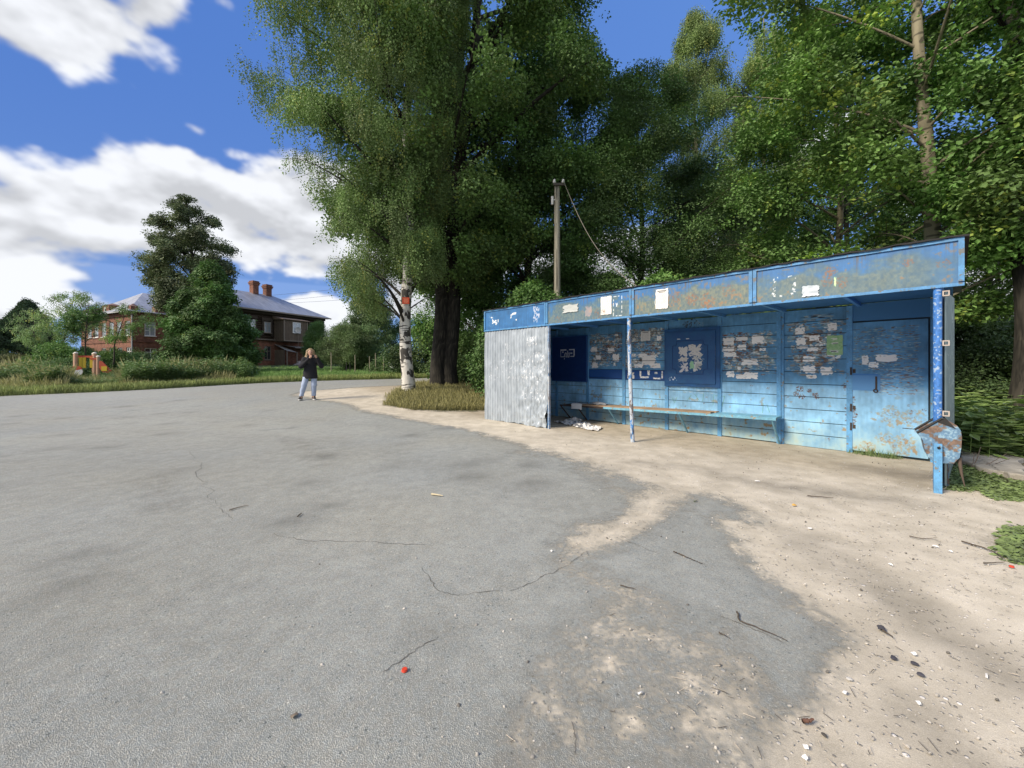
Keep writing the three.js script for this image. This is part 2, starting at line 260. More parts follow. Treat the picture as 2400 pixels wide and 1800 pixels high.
const sand = keepUV1('sand_ground', sheet(nearX, nearD, 0.005, (x, d) => {
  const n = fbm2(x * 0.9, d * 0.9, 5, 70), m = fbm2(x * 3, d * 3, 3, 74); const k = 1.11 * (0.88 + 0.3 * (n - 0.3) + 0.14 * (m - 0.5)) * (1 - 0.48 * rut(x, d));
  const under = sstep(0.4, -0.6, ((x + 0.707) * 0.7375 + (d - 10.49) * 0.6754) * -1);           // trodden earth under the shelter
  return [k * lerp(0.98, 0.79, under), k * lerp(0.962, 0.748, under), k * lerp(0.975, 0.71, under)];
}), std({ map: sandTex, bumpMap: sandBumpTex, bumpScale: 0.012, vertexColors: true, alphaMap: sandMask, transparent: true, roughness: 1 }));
const spotsR = rng(5), spots = []; for (let i = 0; i < 90; i++) spots.push([-15 + spotsR() * 16, 2.5 + spotsR() * 11, 0.12 + spotsR() * 0.16, 0.18 + spotsR() * 0.26]);
const asphalt = keepUV1('asphalt_road', sheet(nearX, nearD, 0.011, (x, d) => {
  const n = fbm2(x * 0.35 + 3, d * 0.35, 4, 80), m = fbm2(x * 1.6, d * 1.6, 4, 84); let k = 0.92 * (0.86 + 0.26 * (n - 0.3) + 0.05 * (m - 0.5)) * (1 - 0.1 * sstep(4, 1.2, d));
  for (const [a, b, r, w] of spots) { const q = Math.hypot(x - a, (d - b)) / r; if (q < 2) k *= 1 - w * Math.exp(-q * q * 1.5); }
  { const q = Math.hypot(x + 9, d + 4), a = q - 14.2 - 0.5 * noise2(x * 0.3, d * 0.3, 91), b = q - 12.4 - 0.4 * noise2(x * 0.4, d * 0.4, 92); k *= 1 - 0.06 * Math.exp(-((a / 0.3) ** 2)) - 0.05 * Math.exp(-((b / 0.26) ** 2)); const c = Math.abs(x + 2.2 + 0.35 * (d - 6) + 0.3 * noise2(d * 0.5, 3, 93)); k *= 1 + 0.05 * Math.exp(-((c / 0.22) ** 2)); }
  const warm = fbm2(x * 0.8, d * 0.8, 3, 90) - 0.45; return [k * (1 + 0.06 * warm), k, k * (1.0 - 0.1 * warm)];
}), std({ map: asphaltTex, bumpMap: asphaltBumpTex, bumpScale: 0.0042, vertexColors: true, alphaMap: asphaltMask, transparent: true, roughness: 0.92 }));
// cracks across the asphalt
{
  const r = rng(77), mat = std({ color: rgb(0.12, 0.115, 0.105) });
  for (const path of [[[1195, 1390], [1245, 1372], [1330, 1330], [1375, 1295], [1380, 1310]], [[450, 1060], [475, 1130], [505, 1180], [535, 1210], [548, 1225]], [[640, 1255], [730, 1272], [830, 1272], [940, 1278], [1010, 1282], [1090, 1255]], [[1440, 1262], [1490, 1280], [1550, 1305]], [[1690, 1450], [1740, 1470], [1790, 1490], [1850, 1520]], [[985, 1335], [1030, 1390], [1070, 1400], [1200, 1388]], [[900, 1580], [960, 1540], [1040, 1490]], [[1340, 1700], [1350, 1740], [1345, 1790]]]) {
    const p = path.map((q) => G(...q)), pts = [];
    for (let i = 0; i < p.length - 1; i++) for (let k = 0; k < 9; k++) { const q = p[i].clone().lerp(p[i + 1], k / 9), s = p[i].distanceTo(p[i + 1]) * 0.09; q.x += (r() - 0.5) * s; q.z += (r() - 0.5) * s; pts.push(q); }
    const list = []; let prev;
    for (let i = 0; i < pts.length - 1; i++) { const t = pts[i + 1].clone().sub(pts[i]).normalize(), w = (0.0004 + r() * 0.0015 + noise2(i * 0.3, 1) * 0.0022) * (noise2(i * 0.22, 7) > 0.36 ? 1 : 0.15), L = [pts[i].x - t.z * w, H(pts[i].x, -pts[i].z) + 0.0135, pts[i].z + t.x * w], R = [pts[i].x + t.z * w, L[1], pts[i].z - t.x * w]; if (prev) list.push(prev[0], prev[1], R, prev[0], R, L); prev = [L, R]; }
    obj('crack', tris(list), mat, asphalt);
  }
}

// ───────────────────────── bus shelter ─────────────────────────
const SA = V(-0.707, 0, -10.49), SU = [0.6754, -0.7375], SN = [0.7375, 0.6754], SL = 8.29, SD = 1.8;   // front-left foot, along, back
const SHELTER_TURN = Math.atan2(-0.7375, 0.6754);
const onFront = (px, py) => { const r = (px - CX) / F, s = (r * 10.49 + 0.707) / (SU[0] + SN[0] * r), d = 10.49 - 0.7375 * s; return [s, EYE + (CY - py) / F * d]; };
const onWall = (px, py) => { const r = (px - CX) / F, s = (r * 11.706 - 0.6205) / (SU[0] + SN[0] * r), d = 11.706 - 0.7375 * s; return [s, EYE + (CY - py) / F * d]; };
const WH = 2.37, K = 245;
// torn bills, paste and flaked paint on the back wall
function strokes(g, r, x0, x1, y0, y1, n, cols, len = [4, 26], th = [1.2, 5]) {
  for (let i = 0; i < n; i++) {
    const x = lerp(x0, x1, r()), y = lerp(y0, y1, r()), w = lerp(len[0], len[1], r() * r()), h = lerp(th[0], th[1], r() * r()), c = cols[r() * cols.length | 0];
    const jt = (r() - 0.5) * 26; g.fillStyle = css(c[0] + jt, c[1] + jt, c[2] + jt, 0.35 + r() * 0.6);
    g.beginPath(); const k = 5 + (r() * 4 | 0);
    for (let j = 0; j < k; j++) { const a = j / k * 6.283; g[j ? 'lineTo' : 'moveTo'](x + Math.cos(a) * w * (0.5 + r() * 0.6), y + Math.sin(a) * h * (0.5 + r() * 0.8)); }
    g.closePath(); g.fill();
  }
}
function torn(g, r, x, y, w, h, c, rag = 0.22) {
  g.fillStyle = css(...c); g.beginPath(); const n = 26;
  for (let j = 0; j < n; j++) { const a = j / n * 6.283, q = Math.max(Math.abs(Math.cos(a)), Math.abs(Math.sin(a))), k = (1 - r() * rag * (r() < 0.3 ? 2 : 1)) / q; g[j ? 'lineTo' : 'moveTo'](x + Math.cos(a) * w / 2 * k, y + Math.sin(a) * h / 2 * k); }
  g.closePath(); g.fill();
}
function blotch(g, r, x, y, rad, c, n, a = 0.25) { for (let i = 0; i < n; i++) { const t = r() * 6.283, q = Math.sqrt(r()) * rad; g.fillStyle = css(...c, a * (0.4 + r())); g.beginPath(); g.ellipse(x + Math.cos(t) * q, y + Math.sin(t) * q, 1 + r() * rad * 0.16, 1 + r() * rad * 0.12, r() * 3, 0, 6.3); g.fill(); } }
const RUST = [[104, 62, 44], [128, 74, 46], [84, 54, 46]], PASTE = [[196, 200, 196], [150, 178, 186], [122, 158, 172], [210, 206, 200], [120, 110, 100], [140, 128, 116]];
const wallTex = canvasTex(2048, 592, (g, W, Hc) => {
  const r = rng(404), X = (s) => s * K, Y = (h) => (WH - h) * K;
  const im = g.createImageData(W, Hc);
  for (let y = 0; y < Hc; y++) for (let x = 0; x < W; x++) {
    const h = WH - y / K, f = fbm2(x / 60, y / 60, 5, 5), q = fbm2(x / 9, y / 14, 3, 15), st = fbm2(x / 7, y / 120, 3, 25);
    const low = sstep(1.12, 1.0, h + (f - 0.5) * 0.06);
    let c = [lerp(90, 134, low), lerp(149, 188, low), lerp(194, 228, low)]; const k = 0.9 + (f - 0.4) * 0.42 + (q - 0.5) * 0.12 + (st - 0.5) * 0.12;
    const dirt = clamp(sstep(0.62, 0.05, h) * (0.25 + 1.5 * (f - 0.32)) + (q - 0.62) * 0.5), rust = sstep(0.68, 0.78, fbm2(x / 22, y / 18, 4, 35)) * sstep(1.3, 0.2, h) * 0.7;
    c = c.map((v, i) => v * k); c = c.map((v, i) => lerp(v, [168, 172, 148][i], dirt * 0.75)); c = c.map((v, i) => lerp(v, [150, 108, 62][i], rust));
    const o = (y * W + x) * 4; im.data[o] = c[0]; im.data[o + 1] = c[1]; im.data[o + 2] = c[2]; im.data[o + 3] = 255;
  }
  g.putImageData(im, 0, 0);
  g.fillStyle = 'rgba(18,70,138,0.95)'; for (const [a, b] of [[0.02, 1.93], [1.96, 2.97], [3.0, 4.0]]) g.fillRect(X(a), Y(1.285), X(b - a), 0.235 * K);
  // paste and torn bills, bay by bay
  const bay = (a, b, h0, h1, n, brown) => { for (let p = 0; p < 5; p++) { const cx = lerp(a, b, r()), ch = lerp(h0, h1, r()); strokes(g, r, X(Math.max(a, cx - 0.35)), X(Math.min(b, cx + 0.35)), Y(Math.min(h1, ch + 0.2)), Y(Math.max(h0, ch - 0.2)), n / 9, p % 2 ? RUST : PASTE); } for (let p = 0; p < 26; p++) { const cx = lerp(a + 0.06, b - 0.06, r()), ch = lerp(h0 + 0.05, h1 - 0.05, r()), c = p % 4 ? PASTE : [[120, 98, 80], [96, 78, 68], [150, 136, 120]]; strokes(g, r, X(cx - 0.12), X(cx + 0.12), Y(ch + 0.08), Y(ch - 0.08), n / 20, c, [3, 22], [2, 10]); }
    for (let p = 0; p < 9; p++) { const q = 218 + r() * 34, cx = lerp(a + 0.1, b - 0.1, r()), ch = lerp(h0 + 0.05, h1 - 0.05, r()); torn(g, r, X(cx), Y(ch), 16 + r() * 46, 8 + r() * 24, [q, q, q - 4, 0.9], 0.6); torn(g, r, X(cx + 0.05), Y(ch - 0.03), 8 + r() * 22, 4 + r() * 14, p % 2 ? [120, 104, 88, 0.8] : [96, 148, 178, 0.9], 0.6); }
     strokes(g, r, X(a), X(b), Y(h1), Y(h0), n * 0.4, PASTE, [2, 12], [1, 5]); for (let i = 0; i < 3; i++) { const cx = lerp(a + 0.2, b - 0.2, r()), ch = lerp(h0 + 0.1, h1 - 0.1, r()); strokes(g, r, X(cx - 0.25), X(cx + 0.25), Y(ch + 0.13), Y(ch - 0.13), brown, RUST, [4, 20], [1, 4]); } };
  bay(1.99, 2.93, 1.34, 2.17, 520, 60); bay(3.02, 3.99, 1.32, 2.2, 560, 50); bay(5.16, 6.08, 1.2, 2.0, 420, 90); bay(6.24, 7.0, 1.22, 2.15, 340, 50);
  strokes(g, r, X(7.13), X(7.86), Y(1.98), Y(1.3), 760, [[170, 190, 190], [120, 160, 176], [136, 122, 104], [104, 80, 66]], [3, 18], [1, 2.6]); strokes(g, r, X(7.38), X(7.9), Y(1.35), Y(0.95), 300, [[180, 200, 208], [128, 78, 52], [150, 186, 206]], [3, 20], [1, 2.4]);
  strokes(g, r, X(4.05), X(5.0), Y(0.98), Y(0.82), 60, [[190, 205, 210], [150, 190, 210]], [4, 26], [1, 3]);
  const bits = [[2.12, 1.78, 0.2, 0.14], [2.62, 1.75, 0.24, 0.13], [2.25, 1.58, 0.16, 0.12], [2.75, 1.57, 0.2, 0.2], [2.15, 1.39, 0.2, 0.15], [3.2, 1.62, 0.2, 0.07], [3.45, 1.61, 0.24, 0.1], [3.6, 1.5, 0.36, 0.24], [3.35, 1.38, 0.25, 0.1], [3.75, 1.38, 0.3, 0.12], [3.1, 1.95, 0.15, 0.16], [3.85, 1.98, 0.12, 0.12], [3.16, 1.16, 0.2, 0.17], [3.5, 1.12, 0.24, 0.05], [3.4, 1.2, 0.05, 0.15], [3.6, 1.22, 0.07, 0.12], [3.8, 1.1, 0.2, 0.04], [3.92, 1.18, 0.04, 0.2], [3.78, 1.22, 0.08, 0.05],
    [5.27, 1.86, 0.22, 0.16], [5.5, 1.9, 0.22, 0.1], [5.77, 1.87, 0.22, 0.17], [5.26, 1.7, 0.24, 0.1], [5.5, 1.73, 0.17, 0.12], [5.3, 1.6, 0.26, 0.1], [5.85, 1.68, 0.12, 0.06], [5.63, 1.46, 0.3, 0.14], [5.3, 1.22, 0.16, 0.13], [5.5, 1.18, 0.22, 0.1], [5.66, 1.2, 0.25, 0.14], [6.42, 1.98, 0.15, 0.13], [6.86, 2.02, 0.14, 0.14], [6.43, 1.8, 0.16, 0.14], [6.62, 1.85, 0.16, 0.1], [6.85, 1.85, 0.18, 0.05], [6.6, 1.66, 0.18, 0.07], [6.45, 1.7, 0.18, 0.05], [6.55, 1.5, 0.2, 0.1], [6.55, 1.32, 0.18, 0.14], [6.78, 1.3, 0.18, 0.15], [6.58, 1.2, 0.16, 0.07], [7.27, 1.47, 0.09, 0.16], [7.52, 1.5, 0.26, 0.12], [7.37, 1.4, 0.13, 0.1]];
  for (const [s, h, w, hh] of bits) { torn(g, r, X(s), Y(h), w * K, hh * K, (() => { const q = 226 + r() * 26; return [q, q - 2, q - 4]; })()); strokes(g, r, X(s - w / 2), X(s + w / 2), Y(h + hh / 2), Y(h - hh / 2), 7, [[90, 140, 176], [130, 110, 96], [176, 180, 184]], [3, 16], [1, 2.5]); }
  blotch(g, r, X(4.55), Y(2.2), 44, [40, 34, 30], 60, 0.5); blotch(g, r, X(4.72), Y(2.22), 20, [178, 188, 184], 30, 0.4); blotch(g, r, X(3.75), Y(0.42), 24, [150, 112, 70], 60, 0.4);
  strokes(g, r, X(6.45), X(6.85), Y(2.24), Y(2.14), 40, [[40, 34, 32], [180, 186, 182]], [10, 40], [1, 4]);
  g.strokeStyle = 'rgba(70,130,84,0.55)'; g.lineWidth = 2.2; for (const p of [[[4.55, 0.78], [4.47, 0.66]], [[4.62, 0.8], [4.72, 0.66]], [[4.8, 0.82], [4.78, 0.66]], [[5.0, 0.82], [4.98, 0.6]], [[5.02, 0.79], [5.2, 0.79], [5.14, 0.55]], [[4.14, 0.7], [4.2, 0.6], [4.25, 0.72]], [[5.86, 0.7], [5.85, 0.52]], [[5.92, 0.68], [5.96, 0.54]]]) { g.beginPath(); p.forEach(([s, h], i) => g[i ? 'lineTo' : 'moveTo'](X(s), Y(h))); g.stroke(); }
  for (let i = 0; i < 46; i++) { const s = r() * 8.2, h = 0.15 + r() * 0.95; blotch(g, r, X(s), Y(h), 3 + r() * 5, RUST[i % 3], 6, 0.6); }
  for (const [s, h, q] of [[6.42, 0.98, 15], [6.36, 0.9, 10], [6.44, 0.86, 12], [6.64, 0.88, 14], [6.55, 0.96, 8], [7.07, 1.06, 22], [7.08, 1.2, 12], [7.09, 0.72, 18], [7.1, 0.6, 18], [7.1, 0.5, 14], [7.1, 0.85, 14]]) blotch(g, r, X(s), Y(h), q, [92, 56, 46], 40, 0.55);
  for (const [s, h, q] of [[7.5, 0.28, 26], [7.72, 0.26, 30], [7.55, 0.62, 40], [7.8, 0.6, 36], [7.66, 0.14, 34], [7.3, 0.12, 24]]) { blotch(g, r, X(s), Y(h), q, [170, 116, 52], 70, 0.22); blotch(g, r, X(s), Y(h), q * 0.6, [120, 74, 50], 26, 0.25); }
  g.fillStyle = 'rgba(64,128,196,0.9)'; g.fillRect(X(7.1), Y(1.26), 0.32 * K, 0.25 * K);
});
wallTex.anisotropy = 8;
const wallMat = std({ map: wallTex, roughness: 0.62 });
const paintTex = canvasTex(512, 512, (g) => { const im = g.createImageData(512, 512); for (let y = 0; y < 512; y++) for (let x = 0; x < 512; x++) { const f = fbm2(x / 40, y / 40, 5, 6), q = fbm2(x / 6, y / 9, 3, 16), k = 0.84 + 0.3 * f + (q - 0.5) * 0.16, ru = sstep(0.66, 0.75, fbm2(x / 26, y / 26, 4, 66)) * 0.7, o = (y * 512 + x) * 4; im.data[o] = lerp(90 * k, 128, ru); im.data[o + 1] = lerp(148 * k, 104, ru); im.data[o + 2] = lerp(194 * k, 84, ru); im.data[o + 3] = 255; } g.putImageData(im, 0, 0); }, true, true);
const battenMat = std({ map: paintTex, roughness: 0.6 });
const frameMat = std({ color: rgb(0.075, 0.24, 0.56), map: null, roughness: 0.55 });
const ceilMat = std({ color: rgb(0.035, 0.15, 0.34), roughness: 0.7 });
const peelTex = canvasTex(128, 1024, (g) => { const im = g.createImageData(128, 1024); for (let y = 0; y < 1024; y++) for (let x = 0; x < 128; x++) { const f = fbm2(x / 18, y / 40, 5, 8), q = fbm2(x / 7, y / 9, 3, 18), t = y / 1024, bare = sstep(0.5, 0.54, f + (q - 0.5) * 0.2 + 0.2 * Math.exp(-(((t - 0.6) / 0.16) ** 2))), rust = sstep(0.6, 0.66, fbm2(x / 22, y / 34, 4, 28)) , o = (y * 128 + x) * 4; let c = [66, 124, 186].map((v) => v * (0.85 + 0.3 * q)); c = c.map((v, i) => lerp(v, [186, 190, 196][i] * (0.82 + 0.3 * q), bare * 0.9)); c = c.map((v, i) => lerp(v, [84, 72, 68][i], rust * 0.7)); c.forEach((v, i) => im.data[o + i] = v); im.data[o + 3] = 255; } g.putImageData(im, 0, 0); }, true, true);
const shelter = thing('bus_shelter', 'weathered blue metal bus shelter with rusty fascia and torn bills beside the road', 'bus shelter', SA.clone(), SHELTER_TURN);
function wallUV(g) { g = g.index ? g.toNonIndexed() : g; const p = g.attributes.position, u = g.attributes.uv; for (let i = 0; i < p.count; i++) u.setXY(i, clamp(p.getX(i) * K / 2048), clamp(1 - (WH - p.getY(i)) * K / 592)); return g; }
// back wall: sheet-steel planks between battens
{
  const r = rng(91), posts = [0.06, 0.90, 1.93, 2.98, 4.03, 5.11, 6.13, 7.08];
  for (let b = 0; b < posts.length - 1; b++) {
    const step = 0.2125, off = (b * 0.37 % 1) * 0.02;
    for (let k = 0; k < 11; k++) {
      const y0 = k * step + off + 0.004, y1 = Math.min(2.36, (k + 1) * step + off), a = posts[b] + 0.002, c = posts[b + 1] - 0.002, z = -SD - 0.006 + r() * 0.005, tilt = (r() - 0.5) * 0.004;
      if (y1 - y0 < 0.05) continue;
      const g = wallUV(box(c - a, y1 - y0 - 0.007, 0.014, (a + c) / 2, (y0 + y1) / 2, 0)); g.rotateX(tilt * 0.6).translate(0, 0, z); obj('plank', g, wallMat, shelter);
    }
  }
  obj('backing', box(8.16, 2.36, 0.02, 4.1, 1.18, -SD - 0.045), std({ color: rgb(0.06, 0.09, 0.11) }), shelter);
  for (const s of posts) obj('batten', metric(box(s > 6 && s < 7 ? 0.11 : 0.075, 2.34, 0.03, s, 1.17, -SD + 0.011)), battenMat, shelter);
  obj('batten', metric(box(0.1, 2.34, 0.03, 8.03, 1.17, -SD + 0.011)), battenMat, shelter);
  obj('batten', metric(box(0.03, 2.34, 0.045, 6.13, 1.17, -SD + 0.02)), battenMat, shelter);
}
// door at the right-hand end
{
  const door = obj('door', wallUV(box(0.845, 2.02, 0.022, 7.535, 1.055, -SD + 0.006)), wallMat, shelter);
  obj('lintel', metric(box(0.87, 0.27, 0.018, 7.545, 2.225, -SD + 0.001)), std({ color: rgb(0.05, 0.19, 0.4), roughness: 0.6 }), shelter);
  const dark = std({ color: rgb(0.06, 0.045, 0.035), roughness: 0.7, metalness: 0.3 });
  obj('hasp_plate', box(0.33, 0.24, 0.008, 7.28, 1.12, -SD + 0.022), std({ color: rgb(0.09, 0.27, 0.56), roughness: 0.55 }), door);
  obj('latch_bar', [box(0.022, 0.2, 0.012, 7.40, 1.12, -SD + 0.032), new THREE.TorusGeometry(0.022, 0.008, 8, 18).translate(7.393, 1.0, -SD + 0.034)], dark, door);
  for (const y of [0.42, 0.72, 1.3]) obj('hinge', [tube([V(7.1, y - 0.06, -SD + 0.024), V(7.1, y + 0.06, -SD + 0.024)], 0.014, 8), box(0.05, 0.06, 0.006, 7.13, y, -SD + 0.02)], dark, door);
  obj('slot', box(0.2, 0.008, 0.005, 7.79, 0.46, -SD + 0.0185), dark, door);
}
// notice boards
const boardBlue = pixelTex(256, 256, (u, v) => { const f = fbm2(u * 8, v * 8, 5, 31, 8), k = 0.8 + 0.4 * f; return [15 * k, 70 * k, 124 * k]; });
{
  const a = obj('notice_board', box(1.14, 1.15, 0.035, 1.36, 1.555, -SD + 0.05), std({ map: canvasTex(512, 512, (g) => {
    g.fillStyle = 'rgb(12,44,100)'; g.fillRect(0, 0, 512, 512); const r = rng(3); blotch(g, r, 256, 256, 300, [20, 62, 120], 160, 0.12);
    const w = 'rgb(206,208,214)'; g.fillStyle = w; for (const q of [[130, 142, 92, 16], [130, 142, 8, 92], [130, 226, 60, 8], [262, 142, 82, 12], [330, 142, 16, 72], [282, 222, 56, 10], [330, 196, 12, 32]]) g.fillRect(...q);
    g.strokeStyle = w; g.lineWidth = 9; for (const p of [[[204, 236], [190, 214], [206, 184], [222, 190], [216, 220], [230, 238]], [[240, 160], [244, 236]], [[252, 190], [266, 186], [262, 232], [250, 236]], [[196, 244], [186, 262]]]) { g.beginPath(); p.forEach((q, i) => g[i ? 'lineTo' : 'moveTo'](...q)); g.stroke(); }
    torn(g, r, 166, 176, 26, 20, [200, 204, 212]); torn(g, r, 296, 190, 34, 18, [200, 204, 212]);
  }), roughness: 0.5 }), shelter);
  obj('board_edge', [box(1.16, 0.02, 0.045, 1.36, 0.97, -SD + 0.05), box(1.16, 0.02, 0.045, 1.36, 2.14, -SD + 0.05), box(0.02, 1.15, 0.045, 0.78, 1.555, -SD + 0.05), box(0.02, 1.15, 0.045, 1.94, 1.555, -SD + 0.05)], std({ color: rgb(0.02, 0.08, 0.25), roughness: 0.5 }), a);
  const b = obj('notice_board', metric(box(1.13, 1.2, 0.03, 4.565, 1.55, -SD + 0.045)), std({ map: boardBlue, color: rgb(1.15, 1.2, 1.1), roughness: 0.5 }), shelter);
  const ox = 4.55, oy = 1.55, s = new THREE.Shape();
  const inner = obj('inset_panel', box(1.0, 1.06, 0.02, ox, oy, -SD + 0.071), std({ map: canvasTex(512, 512, (g) => {
    g.fillStyle = 'rgb(22,82,134)'; g.fillRect(0, 0, 512, 512); const r = rng(8); blotch(g, r, 256, 256, 330, [16, 58, 120], 240, 0.12);
    torn(g, r, 186, 196, 112, 108, [208, 206, 204], 0.3); torn(g, r, 312, 186, 150, 136, [204, 202, 200], 0.35); torn(g, r, 190, 276, 120, 60, [200, 196, 190], 0.5); torn(g, r, 200, 350, 120, 110, [206, 204, 208], 0.5); torn(g, r, 322, 340, 130, 120, [208, 210, 208], 0.4); torn(g, r, 336, 260, 130, 80, [190, 192, 190], 0.5);
    torn(g, r, 280, 330, 56, 90, [150, 200, 160], 0.4); strokes(g, r, 130, 400, 130, 410, 260, [[24, 70, 132], [190, 190, 188], [140, 130, 122], [214, 214, 212]], [3, 22], [1, 5]);
    g.fillStyle = 'rgba(90,96,104,0.8)'; for (let k = 0; k < 7; k++) g.fillRect(318, 318 + k * 8, 62, 3); torn(g, r, 140, 70, 40, 12, [200, 204, 210]); torn(g, r, 236, 70, 40, 10, [200, 204, 210]);
    strokes(g, r, 30, 120, 455, 490, 16, [[225, 228, 232]], [3, 9], [5, 14]);
  }), roughness: 0.5 }), b);
  const n = [[-0.27, 0.34], [0.27, 0.34], [0.27, 0.27], [0.31, 0.24], [0.36, 0.24], [0.36, -0.24], [0.31, -0.24], [0.27, -0.27], [0.27, -0.34], [-0.27, -0.34], [-0.27, -0.27], [-0.31, -0.24], [-0.36, -0.24], [-0.36, 0.24], [-0.31, 0.24], [-0.27, 0.27], [-0.27, 0.34]].map(([x, y]) => V(ox + x, oy + y, -SD + 0.083));
  obj('moulding', n.slice(1).map((p, i) => tube([n[i], p], 0.007, 5)), std({ color: rgb(0.012, 0.06, 0.2), roughness: 0.5 }), b);
}
// ceiling, roof, beams, end walls
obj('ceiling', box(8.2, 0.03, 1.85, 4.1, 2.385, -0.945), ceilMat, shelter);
for (const s of [0.25, 1.3, 2.24, 3.2, 4.25, 5.2, 6.2, 7.2, 8.1]) obj('beam', box(0.045, 0.05, 1.78, s, 2.344, -0.9), s > 4.2 && s < 6.3 ? battenMat : frameMat, shelter);
obj('roof', box(8.27, 0.34, 1.86, 4.145, 2.585, -0.985), std({ color: rgb(0.05, 0.06, 0.07) }), shelter);
{
  const felt = grid(160, 8, (u, v) => [u * 8.36 - 0.035, 2.792 + 0.016 * noise2(u * 60, 1) * (v < 0.2 ? 1 : 0.3) + 0.006 * noise2(u * 160, 3), 0.045 - v * 2.05 + (v < 0.01 ? 0.012 * noise2(u * 90, 5) : 0)]);
  const low = grid(160, 1, (u, v) => [u * 8.36 - 0.035, 2.792 + 0.016 * noise2(u * 60, 1) + 0.006 * noise2(u * 160, 3) - v * (0.012 + 0.012 * noise2(u * 70, 7)), 0.045 + 0.012 * noise2(u * 90, 5)]);
  obj('roof_felt', [felt, low], std({ color: rgb(0.022, 0.022, 0.024), roughness: 0.95, side: THREE.DoubleSide }), shelter);
}
const galvTex = canvasTex(1024, 1024, (g) => {
  const im = g.createImageData(1024, 1024); for (let y = 0; y < 1024; y++) for (let x = 0; x < 1024; x++) { const f = fbm2(x / 50, y / 90, 4, 9), q = fbm2(x / 5, y / 40, 3, 19), o = (y * 1024 + x) * 4, k = 164 + (f - 0.5) * 40 + (q - 0.5) * 22; im.data[o] = k - 6; im.data[o + 1] = k + 4; im.data[o + 2] = k + 14; im.data[o + 3] = 255; } g.putImageData(im, 0, 0);
  const r = rng(55); strokes(g, r, 80, 980, 330, 560, 260, [[226, 228, 232], [214, 216, 220]], [2, 9], [4, 22]); strokes(g, r, 640, 980, 250, 760, 200, [[228, 230, 234]], [2, 12], [4, 26]); strokes(g, r, 720, 860, 90, 190, 60, [[228, 230, 234]], [4, 16], [5, 20]); strokes(g, r, 360, 450, 130, 280, 60, [[220, 222, 226]], [2, 8], [4, 16]); strokes(g, r, 60, 1000, 900, 1010, 60, [[150, 140, 126]], [3, 14], [2, 6]);
});
const galvMat = std({ map: galvTex, metalness: 0.2, roughness: 0.45, side: THREE.DoubleSide });
{
  const w = 2.19, h = 2.24, wave = (x) => { const t = (x / 0.098) % 1; return 0.011 * clamp(Math.sin(t * 6.283) * 1.8, -1, 1); };
  const front = grid(260, 70, (u, v) => {
    const x = 0.03 + u * w, y = v * h, dent = clamp(u * 1.5 - 0.35) * (0.35 + 0.65 * (1 - v)), low = sstep(0.35, 0.0, v) * sstep(0.55, 1, u);
    const n = (fbm2(u * 14, v * 15, 4, 2) - 0.5) * 0.11 * dent + (fbm2(u * 5, v * 4, 3, 6) - 0.5) * 0.05 * (0.4 + dent);
    const rip = v < 0.03 ? 0.04 * noise2(u * 18, 4) * clamp(u * 2) - 0.02 * Math.max(0, u - 0.75) : 0;
    return [x - low * 0.07 * (1 - v) + dent * 0.02 * (noise2(v * 12, 3) - 0.5), Math.max(-0.01, y + rip) + (u > 0.93 && v < 0.1 ? 0.05 * noise2(v * 40, 9) : 0), 0.012 + wave(x) * (1 - 0.45 * dent) + n + low * 0.1 * noise2(u * 9, v * 9)];
  });
  obj('corrugated_sheet', front, galvMat, shelter);
  const end = (s0, s1) => grid(110, 6, (u, v) => [lerp(s0, s1, u) + wave(u * 1.8) * 1.1, 0.05 + v * lerp(2.17, 2.28, u), -0.06 - u * 1.75]);
  obj('corrugated_sheet', end(8.14, 8.2), std({ map: galvTex, color: rgb(0.6, 0.72, 0.68), metalness: 0.35, roughness: 0.5, side: THREE.DoubleSide }), shelter);
  obj('corrugated_sheet', end(0.0, 0.0), galvMat, shelter);
  obj('side_wall', box(0.02, 2.3, 1.76, 0.05, 1.17, -0.92), frameMat, shelter); obj('side_wall', box(0.02, 2.3, 1.66, 8.105, 1.17, -0.95), frameMat, shelter);
}
// posts
const blueTex = canvasTex(128, 512, (g) => { const im = g.createImageData(128, 512); for (let y = 0; y < 512; y++) for (let x = 0; x < 128; x++) { const f = fbm2(x / 15, y / 11, 5, 58), q = fbm2(x / 7, y / 9, 3, 59), bare = 0.6 * sstep(0.645, 0.7, f + (q - 0.5) * 0.3), o = (y * 128 + x) * 4; let c = [58, 112, 182].map((v) => v * (0.8 + 0.4 * q)); c = c.map((v, i) => lerp(v, [206, 206, 202][i], bare)); c.forEach((v, i) => im.data[o + i] = v); im.data[o + 3] = 255; } g.putImageData(im, 0, 0); }, true, true); blueTex.repeat.set(1, 0.9);
const peelMat = (ry) => { const t = peelTex.clone(); t.repeat.set(1, ry); t.needsUpdate = true; return std({ map: t, roughness: 0.6 }); };
obj('post', tube([V(4.285, -0.03, 0.01), V(4.262, 0.6, 0.012), V(4.226, 1.4, 0.01), V(4.2, 2.26, -0.01)], 0.036, 12), peelMat(0.44), shelter);
obj('post', tube([V(8.085, -0.03, -0.02), V(8.085, 2.26, -0.02)], 0.037, 14), std({ map: blueTex, roughness: 0.6 }), shelter);
obj('post', [box(0.04, 2.26, 0.012, 2.245, 1.12, 0.02), box(0.012, 2.26, 0.04, 2.262, 1.12, -0.002)], std({ map: peelTex, color: rgb(0.95, 0.9, 0.84), roughness: 0.8 }), shelter);
obj('post', box(0.03, 2.26, 0.03, 0.02, 1.12, -0.02), std({ color: rgb(0.08, 0.06, 0.05) }), shelter);
